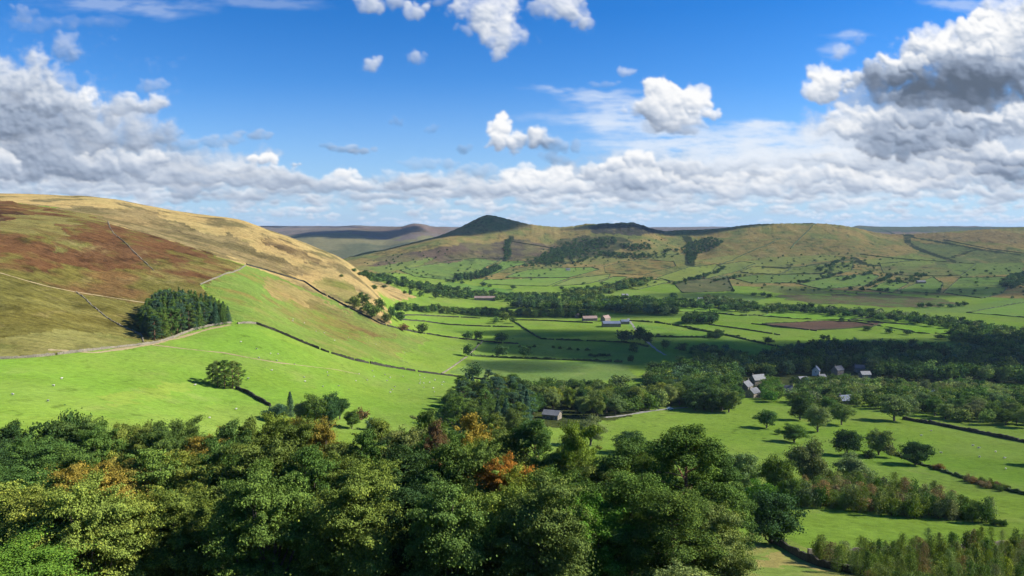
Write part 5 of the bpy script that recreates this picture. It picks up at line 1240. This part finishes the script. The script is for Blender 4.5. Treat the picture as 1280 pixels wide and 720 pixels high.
wd_([(862,446),(880,441),(905,443),(935,452),(960,458),(930,463),(885,455)], 8.5, (10,14), (10,14), DKM, 'in the tree row above the river wood')
wd_([(870,500),(890,498),(922,505),(918,516),(880,515)], 8, (12,16), (11,15), DKM, 'in the dark clump left of the village field')
wd_([(958,484),(968,480),(975,498),(965,504),(955,500)], 7, (8,11), (8,11), [(1,'broadleaf','mid'),(1,'broadleaf','bright')], 'between the stone houses and the cottage')
wd_([(990,484),(1010,482),(1060,478),(1070,486),(1000,496)], 7.5, (8,12), (8,12), DKM, 'right of the lone cottage')
wd_([(650,494),(700,494),(770,500),(850,502),(850,508),(800,515),(765,521),(735,524),(715,512),(660,520),(640,510)], 8, (11,17), (9,13), [(3,'broadleaf','mid'),(3,'broadleaf','dark'),(2,'broadleaf','olive'),(2,'broadleaf','pale'),(1,'broadleaf','yellow')], 'in the mixed wood beside the village lane')
wd_([(562,530),(566,505),(590,496),(640,494),(650,510),(660,530),(650,545),(600,545)], 7, (12,19), (9,12), [(1,'spruce','blue'),(2,'pine','blue'),(2,'pine','mid'),(3,'broadleaf','mid'),(2,'broadleaf','olive'),(1,'broadleaf','dark')], 'in the mixed wood just behind the forest')
wd_([(495,389),(560,393),(640,397),(742,398),(742,394),(640,392),(560,389),(497,385)], 9.5, (8,13), (10,14), [(2,'broadleaf','mid'),(2,'broadleaf','olive'),(3,'broadleaf','dark')], 'in the tree belt above the upper green fields')
wd_([(640,386),(700,388),(745,389),(780,393),(845,395),(845,389),(760,384),(700,381),(645,381)], 11, (13,18), (13,18), DKM, 'in the dark tree row behind the farmstead')
wd_([(856,405),(896,405),(894,400),(862,400)], 10, (14,18), (12,16), [(1,'broadleaf','dark')], 'in the dark round copse right of the farmstead')
wd_([(455,348),(480,355),(520,364),(560,373),(640,378),(640,372),(600,366),(560,361),(520,355),(480,346)], 15, (9,14), (13,19), [(2,'broadleaf','dark'),(2,'broadleaf','mid')], 'in the long tree belt up the side valley')
wd_([(640,378),(700,380),(780,383),(860,386),(930,391),(960,388),(940,383),(860,378),(780,374),(700,371),(640,370)], 15, (9,14), (13,19), [(3,'broadleaf','dark'),(2,'broadleaf','mid')], 'in the tree belt at the foot of the middle slope')
wd_([(955,392),(1000,391),(1060,397),(1130,404),(1200,413),(1290,428),(1290,420),(1200,405),(1120,396),(1040,388),(960,385)], 13, (9,14), (13,18), [(3,'broadleaf','dark'),(2,'broadleaf','mid'),(1,'broadleaf','grey')], 'in the tree belt beyond the sunlit fields')
wd_([(1200,412),(1290,425),(1290,440),(1230,436),(1190,428)], 13, (11,16), (13,18), DKM, 'in the wood corner at the far right')
wd_([(570,348),(600,344),(620,334),(626,337),(606,348),(574,352)], 12, (12,15), (12,15), [(1,'broadleaf','dark')], 'in the dark plantation strip on the far green slope', thirds=False)
wd_([(700,366),(750,362),(790,352),(815,350),(806,357),(760,368),(720,372)], 14, (10,14), (13,18), [(1,'broadleaf','dark'),(1,'broadleaf','olive')], 'in the hedge trees climbing the middle slope')
wd_([(1250,358),(1262,348),(1290,340),(1290,352),(1265,362)], 15, (10,14), (14,18), [(1,'broadleaf','dark')], 'in the copse at the right edge of the far slope', thirds=False)
wd_([(888,418),(900,418),(905,424),(888,424)], 9, (7,9), (8,10), [(1,'broadleaf','dark')], 'on the long hedge right of the farmstead', thirds=False)
wd_([(882,372),(910,376),(950,384),(945,388),(905,382),(880,378)], 12, (8,12), (12,16), [(1,'broadleaf','grey'),(1,'broadleaf','mid')], 'in the pale tree group beside the small sunlit field', thirds=False)
print('wood trees', tot)
for s in SPECS:
    if len(s[6].split()) > 16: print('LONG', s[6])
# hedgerow trees on the far right slope
for k, pl in enumerate([[(1000,354),(1028,349),(1046,343),(1054,341)], [(1055,350),(1075,345),(1089,341)], [(1085,359),(1100,352),(1112,347)], [(1110,347),(1120,343),(1145,343),(1160,346)], [(1066,362),(1078,364)], [(1103,365),(1118,364)], [(842,356),(870,348),(900,340),(905,336)], [(895,352),(925,346)], [(868,350),(885,344)],[(1180,424),(1200,426)],[(1140,412),(1185,417)],[(1080,413),(1130,418)],[(560,352),(600,358),(640,362)],[(845,367),(842,374)],[(918,366),(960,372)],[(700,363),(760,360)],[(1140,385),(1206,383)]]):
    X_, Y_ = polyline(pl, 17)
    for x, y in zip(X_, Y_):
        if rnd.random() < .75:
            put_tree('broadleaf', x+rnd.uniform(-4,4), y+rnd.uniform(-5,5), rnd.uniform(7,11), rnd.uniform(10,16), 'dark', f"dark hedge tree, {ordw[k]} hedgerow of the far right slopes", 'hedge trees of the far right slopes')
# scrub strip and young plantation
wood([(1000,634),(1048,638),(1108,645),(1152,648),(1190,650),(1190,640),(1152,626),(1093,616),(1034,612),(1005,618)], 2.7, (4.5,8), (4,5.6), [(.8,'shrub','russet'),(3,'shrub','grey'),(2,'sapling','olive'),(2.5,'shrub','mid'),(1.2,'sapling','russet'),(2,'shrub','olive'),(2,'sapling','pale')], 'in the scrub strip below the grey domed tree')
wood([(1180,650),(1230,655),(1240,650),(1195,640)], 3, (4.5,7), (4,5.6), [(1,'shrub','mid'),(1,'sapling','grey'),(1,'broadleaf','mid')], 'at the right end of the scrub strip', thirds=False)
T_('shrub',1242,656,11,13,'dark','left one of two small dark bushes past the end of the scrub strip')
T_('shrub',1254,658,10,11,'dark','right one of two small dark bushes past the end of the scrub strip')
wood([(1012,700),(1060,698),(1110,696),(1150,693),(1200,690),(1300,684),(1300,760),(1120,760),(1060,720),(1030,709)], 2.8, (2.8,6.2), (2.0,3.4), [(3,'sapling','olive'),(2,'sapling','mid'),(1.3,'sapling','russet'),(3,'sapling','pale'),(2,'sapling','yellow'),(1.5,'shrub','olive'),(1,'sapling','grey')], 'in the young plantation at the bottom right')
wood([(1208,600),(1225,604),(1258,613),(1255,616),(1225,608),(1210,603)], 2.4, (2,3.4), (2.4,3.6), [(1,'shrub','russet'),(1.5,'shrub','olive')], 'on the low scrubby hedge', thirds=False)
T_('shrub',1174,588,9,12,'rust','small rusty bush right of the round dark tree')
for k, (px, py, w_) in enumerate([(738,445,4),(743,446,5),(749,445,6),(755,445,5),(761,445,4),(692,435,3),(700,436,3),(712,437,4),(722,438,3),(734,438,4),(598,431,3),(650,434,3),(661,436,4),(668,434,3)]):
    T_('shrub', px, py, 3.2, w_*1.8, 'dark', ('dark rush clump' if k < 5 else 'small dark scrub tuft')+' in the middle of the shaded field', 'scrub tufts of the shaded field' if k > 4 else 'dark rush clumps of the shaded field')
plant()
# woods on the far slope that read as one mass
def mass(name, polys, sp, hr, tone, label, rmin=1700, prob=1.):
    V = []; Q = []; LV = []; src = []
    for p in PR[('broadleaf','far')][:2]:
        g = np.random.default_rng(5); me = p.crown; n = len(me.vertices); co = np.zeros(n*3, np.float32); me.vertices.foreach_get('co', co); co = co.reshape(-1, 4, 3)
        pick = g.choice(len(co), 130, replace=False); c = co[pick]; m_ = c.mean(1, keepdims=True); src.append((m_+(c-m_)*2.3, p))
    for poly in polys:
        for x, y in scatter(poly, sp, rmin):
            if rnd.random() > prob: continue
            c, p = src[rnd.randrange(2)]; h = rnd.uniform(*hr); w = h*rnd.uniform(1.1, 1.5); a = rnd.uniform(0, 6.28)
            ca, sa = math.cos(a), math.sin(a); s1, s2 = w/p.W, h/p.H; z = ground(x, y)
            q = np.stack([(c[..., 0]*ca-c[..., 1]*sa)*s1+x, (c[..., 0]*sa+c[..., 1]*ca)*s1+y, c[..., 2]*s2+z-.8], -1)
            V.append(q.reshape(-1, 3)); LV.append(np.full(q.shape[0]*4, rnd.random()))
    if not V: return
    V = np.concatenate(V); me = mesh_from(name, V, np.arange(len(V)).reshape(-1, 4), None, False, {'leaf': ('FLOAT', np.concatenate(LV))}, [leaf_mat])
    o = link(name, me); o.color = (*TONE[tone], 1); tag(o, label, 'wood', kind='stuff')
mass('hillside_wood', [[(668,330),(690,314),(705,307),(735,303),(752,309),(735,316),(705,324),(690,330)],[(730,300),(765,298),(772,304),(745,308)],[(750,316),(790,318),(820,320),(800,324),(760,322)],[(775,306),(810,306),(815,312),(785,314)]], 11, (6,11), 'dark', 'scattered dark wood across the slope below the crag')
mass('gully_wood', [[(850,312),(862,304),(885,298),(898,300),(905,304),(890,312),(872,318),(868,326),(862,330),(858,320)],[(633,300),(637,300),(638,320),(632,326),(630,312)]], 11, (6,10), 'dark', 'dark wood filling the gully right of the crag')
mass('hillside_scrub', [[(600,320),(660,325),(700,335),(760,330),(720,340),(640,335)],[(1050,325),(1090,332),(1120,335),(1100,345),(1050,340)],[(970,360),(1040,364),(1100,372),(1060,380),(990,372)],[(450,330),(500,318),(560,312),(560,322),(500,332)],[(470,338),(500,330),(560,350),(520,352)]], 24, (3,6), 'dark', 'sparse dark scrub dotted over the far slopes', prob=.6)
mass('slope_scrub', [[(690,300),(760,296),(830,300),(850,320),(780,328),(700,334),(660,330)],[(940,322),(1060,316),(1130,326),(1110,345),(960,345)],[(1140,340),(1280,336),(1280,372),(1180,380),(1140,365)],[(930,345),(1130,345),(1130,384),(960,378)],[(700,356),(930,352),(930,380),(860,376),(760,372)],[(560,330),(690,336),(690,350),(570,352)]], 34, (3,7), 'dark', 'sparse bushes and small trees scattered across the right far slopes', prob=.75)
mass('crag_wood', [[(655,334),(680,318),(700,306),(720,300),(745,302),(765,312),(745,324),(700,334)],[(800,318),(845,312),(850,322),(810,324)],[(1020,338),(1045,328),(1062,322),(1070,328),(1050,338),(1030,342)],[(1110,352),(1150,347),(1150,351),(1112,356)]], 20, (6,12), 'dark', 'loose dark trees on the slope below the crag and beside the far farmhouse', prob=.8)
